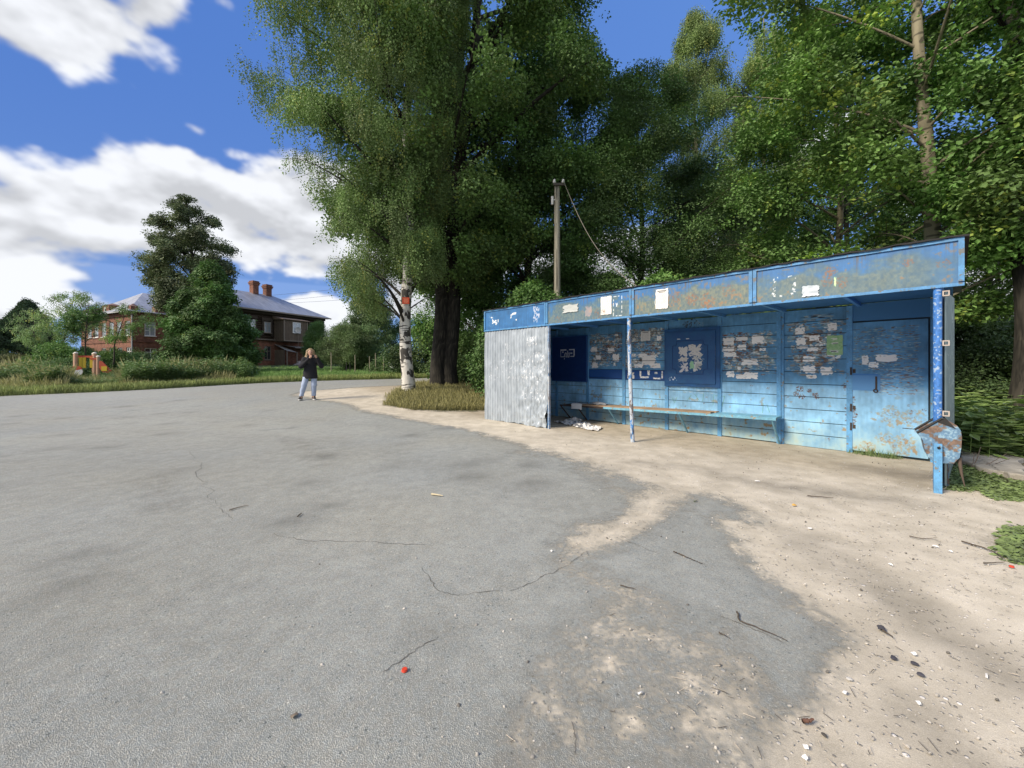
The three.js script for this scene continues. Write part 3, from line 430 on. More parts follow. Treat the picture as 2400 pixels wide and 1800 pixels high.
for (const [, y] of [[0, 2.19], [0, 1.64], [0, 0.86]]) obj('bracket', [box(0.055, 0.012, 0.03, 8.15, y + 0.024, -0.005), box(0.055, 0.012, 0.03, 8.15, y - 0.024, -0.005), box(0.012, 0.046, 0.03, 8.172, y, -0.004), box(0.012, 0.046, 0.03, 8.128, y, -0.004)], std({ color: rgb(0.4, 0.35, 0.32), roughness: 0.7 }), shelter);
// fascia: four framed steel panels
const fasciaTex = canvasTex(2048, 128, (g, W, Hc) => {
  const r = rng(515), im = g.createImageData(W, Hc);
  for (let y = 0; y < Hc; y++) for (let x = 0; x < W; x++) {
    const s = x / 247, t = 1 - y / Hc, f = fbm2(x / 46, y / 30, 5, 45), q = fbm2(x / 7, y / 9, 4, 46), drip = fbm2(x / 6, y / 90, 3, 47);
    const wear = s > 2.17 ? clamp(sstep(0.92, 0.45, t + (f - 0.5) * 0.9) * 1.0 + (q - 0.5) * 0.6 - 0.1) * (s > 4.27 && s < 6.3 ? 1 : 0.8) * clamp(sstep(8.4, 7.6, s) + 0.25) : 0.08 * q;
    const rust = 0.6 * sstep(0.62, 0.74, f * 0.6 + q * 0.42 + (s > 4.27 && s < 6.3 ? 0.06 : 0)) * (s > 2.17 ? 0.8 : 0.1);
    let k = 0.86 + (f - 0.4) * 0.3 + (drip - 0.5) * 0.14, c = [54 * k, 114 * k, 174 * k]; c = c.map((v, i) => lerp(v, [116, 118, 98][i] * (0.8 + 0.4 * q), wear * 0.85)); c = c.map((v, i) => lerp(v, [156, 104, 66][i], rust));
    const o = (y * W + x) * 4; for (let i = 0; i < 3; i++) im.data[o + i] = c[i]; im.data[o + 3] = 255;
  }
  g.putImageData(im, 0, 0);
  const X = (s) => s * 247, Y = (t) => (1 - t) * Hc, w = [214, 218, 222];
  for (let i = 0; i < 9; i++) torn(g, r, X(0.42 + (r() - 0.5) * 0.26), Y(0.5 + (r() - 0.5) * 0.34), 8 + r() * 20, 8 + r() * 22, w, 0.5);
  g.strokeStyle = 'rgba(214,218,222,0.7)'; g.setLineDash([7, 9]); g.strokeRect(X(0.2), Y(0.72), 40, 62); g.setLineDash([]);
  torn(g, r, X(1.12), Y(0.68), 44, 16, w, 0.4); torn(g, r, X(1.02), Y(0.58), 14, 30, w, 0.4); torn(g, r, X(1.2), Y(0.4), 16, 12, w, 0.5);
  for (let i = 0; i < 34; i++) torn(g, r, X(1.86 + (r() - 0.5) * 0.18), Y(0.52 + (r() - 0.5) * 0.62), 5 + r() * 9, 6 + r() * 16, [178, 186, 206], 0.5);
  g.strokeStyle = 'rgba(216,220,222,0.85)'; g.lineWidth = 4; g.setLineDash([16, 7, 9, 12]); g.strokeRect(X(3.88), Y(0.8), 44, 88); g.setLineDash([]); torn(g, r, X(3.95), Y(0.5), 12, 22, w, 0.5);
  torn(g, r, X(3.3), Y(0.4), 44, 60, [190, 160, 160, 0.5], 0.3);
  g.lineWidth = 2.4; g.beginPath(); g.arc(X(4.8), Y(0.42), 22, 0.4, 4.4); g.stroke(); torn(g, r, X(4.8), Y(0.5), 10, 10, w);
  for (let i = 0; i < 30; i++) { const e = r() * 4 | 0, k = r(), x = X(6.5) + (e === 0 ? 0 : e === 1 ? 60 : k * 60), y = Y(0.66) + (e === 2 ? 0 : e === 3 ? 56 : k * 56); torn(g, r, x + (r() - 0.5) * 8, y + (r() - 0.5) * 8, 3 + r() * 8, 3 + r() * 8, w, 0.6); }
  for (const [s, t, q, n] of [[5.1, 0.5, 22, 60], [5.35, 0.4, 26, 70], [5.9, 0.5, 24, 50], [7.13, 0.66, 15, 90], [7.1, 0.42, 16, 46], [7.25, 0.36, 18, 44], [7.85, 0.62, 12, 40], [8.1, 0.94, 7, 24], [8.13, 0.5, 14, 30], [5.6, 0.3, 30, 60], [3.5, 0.25, 24, 40], [2.5, 0.2, 20, 30]]) blotch(g, r, X(s), Y(t), q, [150, 84, 54], n, 0.3);
  for (const s of [2.2, 3.2, 4.25, 4.32, 5.3, 6.2, 6.28, 7.4, 8.2]) for (let i = 0; i < 5; i++) { const x = X(s) + (r() - 0.5) * 40, l = 14 + r() * 50; const gr = g.createLinearGradient(0, Y(0.93), 0, Y(0.93) + l); gr.addColorStop(0, 'rgba(120,72,44,0.45)'); gr.addColorStop(1, 'rgba(120,72,44,0)'); g.fillStyle = gr; g.fillRect(x, Y(0.93), 1.5 + r() * 3, l); }
  torn(g, r, X(7.18), Y(0.4), 6, 36, [196, 236, 170], 0.4);
});
{
  const fasciaFrame = std({ map: paintTex, color: rgb(0.72, 0.78, 0.86), roughness: 0.55 }), js = [0.0, 2.17, 4.27, 6.235, 8.29], fm = std({ map: fasciaTex, roughness: 0.5 });
  for (let i = 0; i < 4; i++) {
    const a = js[i] + 0.004, b = js[i + 1] - 0.004, y0 = 2.255, y1 = 2.785, g = box(b - a, y1 - y0, 0.012, (a + b) / 2, (y0 + y1) / 2, 0.0).toNonIndexed(), p = g.attributes.position, u = g.attributes.uv;
    for (let k = 0; k < p.count; k++) u.setXY(k, clamp(p.getX(k) * 247 / 2048), (p.getY(k) - y0) / (y1 - y0));
    const pan = obj('fascia_panel', g, fm, shelter);
    obj('fascia_frame', [box(b - a, 0.035, 0.03, (a + b) / 2, y1 - 0.0175, 0.012), box(b - a, 0.034, 0.034, (a + b) / 2, y0 + 0.017, 0.012), box(0.045, y1 - y0 - 0.085, 0.03, a + 0.0225, (y0 + y1) / 2 + 0.0075, 0.012), box(0.045, y1 - y0 - 0.085, 0.03, b - 0.0225, (y0 + y1) / 2 + 0.0075, 0.012)].map((q) => metric(q)), fasciaFrame, pan);
  }
}
const toWorld = (s, y, z) => V(SA.x + SU[0] * s + -SN[0] * z, SA.y + y, SA.z - SU[1] * s * 1 + SN[1] * z);
// bench along the wall
{
  const o = thing('bench', 'long low bench of worn planks on a painted steel frame inside the shelter', 'bench', SA.clone(), SHELTER_TURN);
  const wood = canvasTex(512, 128, (g) => { const im = g.createImageData(512, 128); for (let y = 0; y < 128; y++) for (let x = 0; x < 512; x++) { const f = fbm2(x / 90, y / 5, 4, 71), k = 0.75 + f * 0.5, o = (y * 512 + x) * 4; im.data[o] = 152 * k; im.data[o + 1] = 128 * k; im.data[o + 2] = 104 * k; im.data[o + 3] = 255; } g.putImageData(im, 0, 0); }, true, true);
  const yy = (s) => 0.385 + (s - 1.41) * 0.0225;
  const slab = (s0, s1, z0, z1, t, dy) => { const g = box(s1 - s0, t, z1 - z0, (s0 + s1) / 2, 0, (z0 + z1) / 2), p = g.attributes.position; for (let i = 0; i < p.count; i++) p.setY(i, p.getY(i) + yy(p.getX(i)) + dy); g.computeVertexNormals(); return metric(g, 0.8); };
  obj('seat_plank', slab(1.75, 5.1, -1.52, -1.37, 0.028, 0.02), std({ map: wood }), o); obj('seat_plank', slab(1.75, 5.14, -1.69, -1.535, 0.028, 0.02), std({ map: wood }), o);
  const pale = std({ map: paintTex, color: rgb(1.5, 1.25, 0.95), roughness: 0.75 }), rusty = std({ color: rgb(0.055, 0.04, 0.035), roughness: 0.8 });
  obj('seat_frame', [slab(2.72, 6.18, -1.365, -1.325, 0.045, -0.012)], pale, o); obj('seat_board', slab(5.14, 6.18, -1.7, -1.366, 0.035, 0.0), pale, o);
  obj('seat_frame', [slab(1.4, 2.72, -1.365, -1.33, 0.035, -0.014), slab(1.4, 1.45, -1.72, -1.366, 0.03, -0.016)], rusty, o);
  for (const [s, m] of [[1.42, rusty], [1.95, rusty], [2.85, pale], [4.5, pale], [6.12, pale]]) obj('leg', tube([V(s, yy(s) - 0.03, -1.35), V(s + 0.01, 0.0, -1.73)], 0.019, 6), m, o);
}
// bills and papers
const paperMat = std({ color: rgb(0.78, 0.77, 0.75), roughness: 0.9, side: THREE.DoubleSide });
function noticeTex(seed, head) { return canvasTex(128, 176, (g) => { const r = rng(seed); g.fillStyle = 'rgb(226,224,220)'; g.fillRect(0, 0, 128, 176); g.fillStyle = 'rgba(40,42,50,0.8)'; if (head) { g.fillRect(18, 12, 92, 8); g.fillRect(30, 25, 70, 6); } for (let y = 40; y < 164; y += 9) { let x = 12; while (x < 112) { const w = 5 + r() * 18; g.globalAlpha = 0.3 + r() * 0.3; g.fillRect(x, y, Math.min(w, 116 - x), 3); x += w + 4; } } g.globalAlpha = 1; if (!head) blotch(g, r, 30, 150, 26, [120, 80, 60], 40, 0.5); }); }
function bill(name, label, px0, py0, px1, py1, plane, mat, z, rag, group) {
  const [s0, h0] = (plane ? onFront : onWall)(px0, py0), [s1, h1] = (plane ? onFront : onWall)(px1, py1), r = rng(px0 | 0), w = s1 - s0, h = h0 - h1;
  const g = grid(12, 12, (u, v) => { const e = Math.min(u, 1 - u, v, 1 - v); return [s0 + u * w + (e < 0.01 ? (r() - 0.5) * rag * w : 0), h1 + v * h + (e < 0.01 ? (r() - 0.5) * rag * h : 0), z + 0.006 * noise2(u * 4, v * 4, px0 | 0) + (v < 0.1 ? 0.004 : 0)]; });
  const m = tag(obj(name, g, mat), label, 'notice', group); m.position.copy(SA); m.rotation.y = SHELTER_TURN; return m;
}
bill('paper_notice', 'white printed notice with a torn lower corner on the fascia left of the seam', 1409, 697, 1434, 736, true, std({ map: noticeTex(4, false), side: 2 }), 0.012, 0.03);
bill('paper_notice', 'white printed notice with a ragged edge on the fascia right of the front post', 1538, 680, 1567, 722, true, std({ map: noticeTex(7, true), side: 2 }), 0.012, 0.05);
bill('foil_scrap', 'silvery torn foil scrap stuck to the right fascia panel', 1881, 672, 1920, 692, true, std({ color: rgb(0.42, 0.48, 0.54), metalness: 0.2, roughness: 0.5, side: 2 }), 0.012, 0.12);
bill('film_scrap', 'grey torn film scrap hanging on the fascia above the corrugated sheet edge', 1322, 716, 1356, 730, true, std({ color: rgb(0.42, 0.45, 0.45), roughness: 0.5, side: 2 }), 0.014, 0.15);
bill('paper_notice', 'small white sheet on the shelter wall just right of the front post', 1503, 777, 1525, 798, false, std({ map: noticeTex(9, true), side: 2 }), -SD + 0.012, 0.03);
bill('green_poster', 'torn green poster on the planks left of the door', 1938, 787, 1976, 832, false, std({ map: canvasTex(128, 160, (g) => { const r = rng(12); g.fillStyle = 'rgb(160,196,148)'; g.fillRect(0, 0, 128, 160); blotch(g, r, 64, 80, 80, [112, 168, 100], 90, 0.25); torn(g, r, 60, 30, 60, 22, [214, 220, 206], 0.5); torn(g, r, 64, 62, 80, 20, [212, 216, 206], 0.5); torn(g, r, 66, 128, 90, 26, [210, 214, 210], 0.5); g.fillStyle = 'rgb(50,50,70)'; g.fillRect(34, 126, 44, 6); g.fillRect(50, 66, 40, 4); }), side: 2 }), -SD + 0.012, 0.04);
{
  const place = (m, label, cat) => { m.position.copy(SA); m.rotation.y = SHELTER_TURN; return tag(m, label, cat); };
  const news = canvasTex(256, 256, (g) => { const r = rng(31); g.fillStyle = 'rgb(224,224,224)'; g.fillRect(0, 0, 256, 256); g.fillStyle = 'rgba(80,84,92,0.5)'; for (let c = 0; c < 4; c++) for (let y = 20; y < 240; y += 6) if (r() < 0.8) g.fillRect(12 + c * 60, y, 40 + r() * 10, 2); g.fillStyle = 'rgba(60,64,74,0.7)'; g.fillRect(20, 24, 80, 50); g.fillRect(140, 130, 60, 60); });
  const crumple = (s0, s1, z0, z1, amp, seed, y0 = 0.016) => grid(40, 40, (u, v) => { const e = Math.min(u, 1 - u, v, 1 - v), n = fbm2(u * 5, v * 5, 3, seed), rg = (noise2(u * 9, v * 9, seed + 5) - 0.5) * 0.12; return [lerp(s0, s1, u + (e < 0.02 ? rg : 0)) + (v - 0.5) * 0.22 * (seed % 2 ? 1 : -1), y0 + amp * Math.abs(n - 0.46) * 3.2 * (0.4 + e), lerp(z0, z1, v + (e < 0.02 ? rg : 0)) + (u - 0.5) * 0.2]; });
  place(obj('newspaper', crumple(2.28, 3.1, -1.05, -0.5, 0.09, 3), std({ map: news, side: 2 })), 'crumpled newspaper lying on the shelter floor, the larger of two', 'newspaper');
  place(obj('newspaper', crumple(1.72, 2.4, -1.25, -0.75, 0.08, 8), std({ map: news, side: 2 })), 'crumpled newspaper on the shelter floor beside the corrugated sheet', 'newspaper');
  place(obj('paper_wad', [crumple(1.7, 1.98, -1.5, -1.35, 0.07, 14, 0.03)], paperMat), 'folded white paper on the shelter floor under the bench end', 'paper');
  const y = 0.385 + 0.4 * 0.0225 + 0.036, z0 = -1.62;
  place(obj('printed_leaflet', grid(16, 24, (u, v) => { const t = v * 0.42, over = Math.max(0, t - 0.29); return [1.78 + u * 0.32 + (v - 0.5) * 0.05, y + 0.012 * Math.sin(u * 3) + 0.02 * Math.sin(t * 9) - over * 0.8 - (over > 0.02 ? 0.004 : 0), z0 + Math.min(t, 0.3) + over * 0.22]; }), std({ side: 2, roughness: 0.6, map: canvasTex(128, 160, (g) => { g.fillStyle = 'rgb(222,224,226)'; g.fillRect(0, 0, 128, 160); for (let k = 0; k < 3; k++) { g.fillStyle = 'rgb(70,76,86)'; g.fillRect(10 + k * 38, 60, 32, 62); g.fillStyle = 'rgb(150,152,158)'; g.fillRect(16 + k * 38, 70, 18, 24); } }) })), 'printed leaflet with dark pictures draped over the bench edge', 'leaflet');
  place(obj('crumpled_wrapper', grid(24, 18, (u, v) => { const a = v * 6.283, rr = 0.045 * Math.sin(Math.PI * clamp(u * 0.96 + 0.02)) + 0.012 + 0.03 * (noise2(u * 8, v * 6, 4, 0) - 0.4); return [2.28 + u * 0.42, y + 0.04 + Math.sin(a) * rr * 0.8, -1.5 + Math.cos(a) * rr * 1.6]; }), std({ color: rgb(0.28, 0.3, 0.33), roughness: 0.6, side: 2 })), 'grey crumpled wrapper lying on the bench planks', 'wrapper');
}
// litter bin on its posts
{
  const z = 4.55, p = gnd((2195 - CX) / F * z, z), o = thing('litter_bin', 'rusty blue tilting litter bin on a post at the right end of the shelter', 'litter bin', p, Math.atan2(-p.x, z) * 0.9);
  const rusty = canvasTex(256, 256, (g) => { const im = g.createImageData(256, 256); for (let y = 0; y < 256; y++) for (let x = 0; x < 256; x++) { const f = fbm2(x / 36, y / 36, 5, 95), q = fbm2(x / 8, y / 8, 4, 96), ru = clamp(sstep(0.5, 0.6, f + 0.2 * (q - 0.5)) ), pl = sstep(0.56, 0.64, q), o = (y * 256 + x) * 4; let c = [96, 130, 160].map((v) => v * (0.8 + 0.4 * q)); c = c.map((v, i) => lerp(v, [150, 176, 186][i], pl * 0.6)); c = c.map((v, i) => lerp(v, [104, 78, 62][i] * (0.7 + 0.6 * q), ru * 0.85)); c.forEach((v, i) => im.data[o + i] = v); im.data[o + 3] = 255; } g.putImageData(im, 0, 0); }, true, true);
  const m = std({ map: rusty, roughness: 0.75, side: 2 }), u = z / F, prof = [[-40, 1014], [-28, 1030], [-24, 1052], [-20, 1066], [-10, 1076], [4, 1079], [28, 1076], [38, 1062], [41, 1040], [42, 1016], [40, 1002], [34, 992], [22, 984], [8, 976]].map(([x, y]) => [x * u * 0.86, EYE - p.y + (CY - y) * u]);
  const sh = new THREE.Shape(); prof.forEach((q, i) => sh[i ? 'lineTo' : 'moveTo'](q[0], q[1]));
  for (const zz of [-0.16, 0.14]) obj('side_plate', metric(new THREE.ExtrudeGeometry(sh, { depth: 0.012, bevelEnabled: true, bevelSize: 0.003, bevelThickness: 0.003, bevelSegments: 2 }).translate(0, 0, zz), 0.6), m, o);
  const rib = []; for (let i = 0; i < prof.length - 1; i++) { const a = prof[i], b = prof[i + 1]; rib.push(quad([a[0], a[1], -0.15], [b[0], b[1], -0.15], [b[0], b[1], 0.15], [a[0], a[1], 0.15])); }
  obj('drum', rib.map((g) => metric(g, 0.6)), m, o);
  const A = prof[0], B = prof[prof.length - 1], dk = std({ color: rgb(0.012, 0.012, 0.013), roughness: 0.6 });
  obj('rim', tube([V(A[0], A[1], 0.156), V(B[0], B[1], 0.156)], 0.012, 6), dk, o); obj('rim', tube([V(A[0], A[1], -0.15), V(B[0], B[1], -0.15)], 0.012, 6), dk, o); obj('lip_flap', tris([[B[0] - 0.06, B[1] - 0.04, 0.158], [B[0] + 0.1, B[1] - 0.11, 0.158], [B[0] + 0.02, B[1] + 0.006, 0.158]]), dk, o);
  obj('bin_post', metric(box(0.065, 0.56, 0.045, -0.006, 0.26, 0.19), 0.7), battenMat, o); obj('bin_post', box(0.05, 0.5, 0.04, 0.09, 0.25, -0.2), m, o);
  obj('pivot', tube([V(0, 0.5, -0.22), V(0, 0.5, 0.22)], 0.014, 8), dk, o);
  obj('rust_streamer', [tube([V(0.16, 0.4, 0.1), V(0.175, 0.24, 0.12), V(0.2, 0.1, 0.11)], [0.02, 0.012, 0.004], 5)], std({ color: rgb(0.09, 0.065, 0.05) }), o);
}

// ───────────────────────── trees and plants ─────────────────────────
const leafMat = new THREE.MeshPhysicalMaterial({ color: 0xffffff, roughness: 0.75, transmission: 0.32, thickness: 0, side: THREE.DoubleSide });
function leafAt(list, c, dir, nrm, l, w) {                              // a folded leaf: four triangles
  const s = V().crossVectors(dir, nrm).normalize(), n = V().crossVectors(s, dir).normalize();
  const a = c, b = c.clone().addScaledVector(dir, l), m = c.clone().addScaledVector(dir, l * 0.45).addScaledVector(n, -w * 0.14), L = m.clone().addScaledVector(s, w / 2).addScaledVector(n, w * 0.2), R = m.clone().addScaledVector(s, -w / 2).addScaledVector(n, w * 0.2);
  const A = a.toArray(), B = b.toArray(), M = m.toArray(), Lq = L.toArray(), Rq = R.toArray(); list.push(A, Lq, M, M, Lq, B, A, M, Rq, M, B, Rq);
}
function leafBall(n, rad, l, seed, flat = 0.75) {
  const r = rng(seed), list = [];
  for (let i = 0; i < n; i++) { const d = V(r() - 0.5, (r() - 0.5) * flat, r() - 0.5).normalize(), c = d.clone().multiplyScalar(rad * Math.cbrt(r())); c.y *= flat; const dir = V(r() - 0.5 + d.x, r() * 0.6 - 0.6, r() - 0.5 + d.z).normalize(), nr = V(r() - 0.5, 0.9, r() - 0.5).normalize(), k = l * (0.75 + 0.5 * r()); leafAt(list, c, dir, nr, k, k * 0.82); }
  return tris(list);
}
function leafStrand(n, len, l, seed, spread = 0.06) {                    // hanging twig of small leaves
  const r = rng(seed), list = [];
  for (let i = 0; i < n; i++) { const t = i / n, a = i * 2.4 + r(), c = V(Math.cos(a) * spread * r(), -t * len, Math.sin(a) * spread * r()), dir = V(Math.cos(a) * 0.7, -0.7, Math.sin(a) * 0.7).normalize(), nr = V(r() - 0.5, 0.5, r() - 0.5).normalize(), k = l * (0.7 + 0.55 * r()); leafAt(list, c, dir, nr, k, k * 0.78); }
  return tris(list);
}
const LEAF = { birch: leafStrand(18, 0.5, 0.062, 1, 0.09), lime: leafBall(16, 0.26, 0.098, 2), aspen: leafBall(13, 0.25, 0.088, 3, 0.9), fine: leafBall(22, 0.27, 0.06, 4), willow: leafStrand(16, 0.4, 0.085, 5, 0.12), needle: leafStrand(26, 0.5, 0.1, 6, 0.1), dark: leafBall(15, 0.36, 0.15, 7), maple: leafBall(14, 0.36, 0.17, 8, 0.6) };
function barkTex(kind) {
  return pixelTex(256, 512, (u, v) => {
    const f = fbm2(u * 8, v * 6, 4, 101, 0), q = noise2(u * 30, v * 14, 103);
    if (kind === 'birch') { const dash = sstep(0.6, 0.7, noise2(u * 5 + 3, v * 60, 105)) * sstep(0.44, 0.55, noise2(u * 4, v * 9, 107)), patch = sstep(0.6, 0.66, fbm2(u * 8, v * 8, 4, 109)), k = 0.9 + 0.16 * q; let c = [206 * k, 204 * k, 198 * k]; const dk = Math.max(dash * 0.85, patch * 0.9); return c.map((x, i) => lerp(x, [44, 42, 40][i] * (0.7 + 0.6 * q), dk)); }
    if (kind === 'aspen') { const dash = sstep(0.62, 0.72, noise2(u * 6, v * 40, 111)) * 0.6, k = 0.75 + 0.4 * f; return [138 * k, 132 * k, 112 * k].map((x) => x * (1 - dash * 0.6)); }
    const rid = Math.abs(noise2(u * 16 + f * 3, v * 5, 113) - 0.5) * 2, k = 0.5 + 0.7 * rid + 0.3 * (q - 0.5); return [60 * k, 57 * k, 51 * k];
  });
}
const birchBark = barkTex('birch'), aspenBark = barkTex('aspen'), darkBark = barkTex('dark');
birchBark.repeat.set(1, 0.45); aspenBark.repeat.set(1, 0.4); darkBark.repeat.set(2, 0.5);
const BARK = { birch: std({ map: birchBark, bumpMap: birchBark, bumpScale: 0.006, roughness: 0.8 }), aspen: std({ map: aspenBark, bumpMap: aspenBark, bumpScale: 0.008 }), dark: std({ map: darkBark, bumpMap: darkBark, bumpScale: 0.03, roughness: 0.95 }), twig: std({ color: rgb(0.05, 0.042, 0.034) }), pale: std({ color: rgb(0.26, 0.24, 0.2) }) };
const profileAt = (p, h) => { if (h <= p[0][0] || h >= p[p.length - 1][0]) return 0.05; for (let i = 1; i < p.length; i++) if (h < p[i][0]) return lerp(p[i - 1][1], p[i][1], (h - p[i - 1][0]) / (p[i][0] - p[i - 1][0])); return 0; };
const Q = new THREE.Quaternion(), EU = new THREE.Euler(), SC = V(1, 1, 1);
// a tree: tapered trunk(s), limbs, twigs, and a crown of many small leaf sprays gathered round the twigs
function tree(o) {
  const r = rng(o.seed), base = gnd(o.x, o.d, -0.08), t = thing('tree' in o ? o.tree : o.name, o.label, o.category || 'tree', base, 0, o.group);
  const off = o.off || [[0, 0, 0], [o.h, o.lean ? o.lean[0] : 0, o.lean ? o.lean[1] : 0]];          // trunk axis: height, x, z
  const axisAt = (h) => { let i = 1; while (i < off.length - 1 && h > off[i][0]) i++; const k = clamp((h - off[i - 1][0]) / (off[i][0] - off[i - 1][0])), w = 0.12 * Math.sin(h * 0.7 + o.seed); return V(lerp(off[i - 1][1], off[i][1], k) + w * (h > 1 ? 1 : h), h, lerp(off[i - 1][2], off[i][2], k) + 0.1 * Math.sin(h * 0.55 + o.seed * 2)); };
  const rad = (h) => o.r0 * (1 - 0.82 * clamp(h / o.h)) * (1 + 0.35 * Math.exp(-h * 3));
  const trunks = o.trunks || [[0, 0]];
  for (const [tx, tz] of trunks) { const pts = [], rr = []; for (let i = 0; i <= 26; i++) { const h = o.h * (i / 26) ** 1.25, spread = 1 + h * (o.spread || 0); pts.push(axisAt(h).add(V(tx * spread, 0, tz * spread))); rr.push(rad(h)); } obj('trunk', tube(pts, rr, 12), o.bark, t); }
  const anchors = [], limbs = [], twigs = [], p = o.crown, lo = p[0][0], hi = p[p.length - 1][0];
  for (let i = 0; i < o.limbs; i++) {
    const hE = lerp(lo, hi, (i + r() * 0.9) / o.limbs), R = profileAt(p, hE), az = i * 2.39996 + r() * 0.9, L = R * (o.east && Math.cos(az) > 0 ? lerp(1, o.east, Math.cos(az)) : 1) * ((o.shell || 0.72) + (1 - (o.shell || 0.72)) * r()), rise = (o.rise ?? 0.5) * L, hs = clamp(hE - rise, lo * 0.8, o.h * 0.97), [tx, tz] = trunks[i % trunks.length];
    const s = axisAt(hs).add(V(tx, 0, tz)), e = axisAt(Math.min(hE, o.h)).add(V(Math.cos(az) * L, 0, Math.sin(az) * L * (o.deep ?? 1))); e.y = hE;
    const m = s.clone().lerp(e, 0.5); m.y += L * (o.arch ?? 0.12); m.x += (r() - 0.5) * L * 0.2; m.z += (r() - 0.5) * L * 0.2;
    const cv = new THREE.QuadraticBezierCurve3(s, m, e), pts = cv.getPoints(7), r0 = Math.min(rad(hs) * 0.5, 0.012 + L * 0.018) * (o.limbK || 1);
    limbs.push(tube(pts, pts.map((_, k) => lerp(r0, 0.008, k / 7)), 5, false));
    for (let k = 0; k < 6; k++) { const u = 0.35 + 0.65 * (k + r()) / 6, q = cv.getPoint(Math.min(1, u)), w = L * (0.16 + 0.24 * r()) * (1.15 - u * 0.4) + 0.25, a2 = az + (r() - 0.5) * 3.2, e2 = q.clone().add(V(Math.cos(a2) * w, (r() - 0.35) * w * 0.9, Math.sin(a2) * w)); twigs.push(tube([q, q.clone().lerp(e2, 0.5).add(V(0, w * 0.06, 0)), e2], [0.012, 0.008, 0.004], 4, false)); for (let z = 0; z < 4; z++) anchors.push(q.clone().lerp(e2, 0.3 + 0.7 * z / 3)); }
  }
  if (limbs.length) { const lm = obj('limbs', limbs, o.limbBark || o.bark, t); lm.userData.kind = 'stuff'; const tw = obj('twigs', twigs, BARK.twig, t); tw.userData.kind = 'stuff'; }
  const list = [], sg = o.sigma || 0.42, bx = base.x, bz = base.z;
  const gauss = () => (r() + r() + r() - 1.5) * 1.4;
  for (let i = 0, tries = 0; i < o.n && tries < o.n * 5; tries++) {
    const a = anchors[r() * anchors.length | 0], q = a.clone().add(V(gauss() * sg, gauss() * sg * 0.8, gauss() * sg)); if (o.droop) q.y -= r() * r() * o.droop;
    const ax = axisAt(clamp(q.y, 0, o.h)), R = profileAt(p, q.y) * (0.86 + 0.3 * noise2(Math.atan2(q.z - ax.z, q.x - ax.x) * 3 + o.seed, q.y * 0.9, o.seed)) * (o.east && q.x > ax.x ? lerp(1, o.east, (q.x - ax.x) / (Math.hypot(q.x - ax.x, q.z - ax.z) + 0.01)) : 1), rr = Math.hypot(q.x - ax.x, (q.z - ax.z) / (o.deep ?? 1)) - (trunks.length > 1 ? 0.4 : 0);
    if ((o.bare && o.bare(q)) || rr > R + 0.2 && !(o.droop && rr < R + 0.4 && r() < 0.4)) continue;
    if (o.clearFront && q.z > ax.z - 0.1 && Math.abs((q.x - ax.x) - (q.z - ax.z) * -o.view) < o.clearFront && r() < 0.93) continue;
    if (fbm3((q.x + bx) * (o.clump || 0.75), q.y * (o.clump || 0.75), (q.z + bz) * (o.clump || 0.75), 2) < (o.gap ?? 0.36)) continue;
    const hang = o.leaf.hang; EU.set(hang ? (r() - 0.5) * 0.7 : (r() - 0.5) * 1.6, r() * 6.283, hang ? (r() - 0.5) * 0.7 : (r() - 0.5) * 1.6); if (hang === 2) EU.x += 1.0; Q.setFromEuler(EU); const s = (o.size || 1) * (0.75 + 0.55 * r());
    const k = 1.52 * (0.5 + 1.0 * noise3(q.x * 1.1 + 9, q.y * 1.1, q.z * 1.1) * (0.6 + 0.8 * r())), y = r() < (o.yellow || 0.04) ? 1 : 0;
    list.push([new THREE.Matrix4().compose(q, Q.clone(), V(s, s, s)), rgb(o.tint[0] * k * (1 + 0.9 * y), o.tint[1] * k * (1 + 0.35 * y), o.tint[2] * k)]); i++;
  }
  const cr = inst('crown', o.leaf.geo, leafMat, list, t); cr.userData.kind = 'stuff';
  return t;
}
const L_ = (geo, hang = 0) => ({ geo, hang });
const xAt = (px, d) => (px - CX) / F * d;
// the birch by the roadside and the double-trunked lime behind it
tree({ name: 'birch_tree', bare: (q) => q.x > -1.0 && q.y < 5.6 && q.y < 4.4 + 1.8 * hash(q.x * 100 | 0, q.y * 100 | 0, 1), label: 'tall weeping birch with white bark carrying a small red sign, beside the sandy verge', category: 'birch tree', seed: 3, x: xAt(958, 15.6), d: 15.6, h: 21, r0: 0.235, off: [[0, 0, 0], [4, 0, 0], [9, -0.15, 0], [14, 0.25, 0], [21, 0.4, -0.5]], bark: BARK.birch, limbBark: BARK.dark, crown: [[3.2, 0.6], [3.8, 2.2], [4.5, 3.3], [5.4, 3.1], [6.3, 2.6], [7.2, 2.8], [8.2, 3.7], [9.4, 4.8], [10.6, 5.2], [12, 5.3], [15, 5.3], [17.5, 4.8], [21, 1.2]], limbs: 74, rise: 0.6, arch: 0.14, shell: 0.82, east: 0.34, n: 22500, leaf: L_(LEAF.birch, 1), droop: 0.8, sigma: 0.46, gap: 0.37, deep: 0.75, tint: [0.11, 0.178, 0.05], yellow: 0.06 });
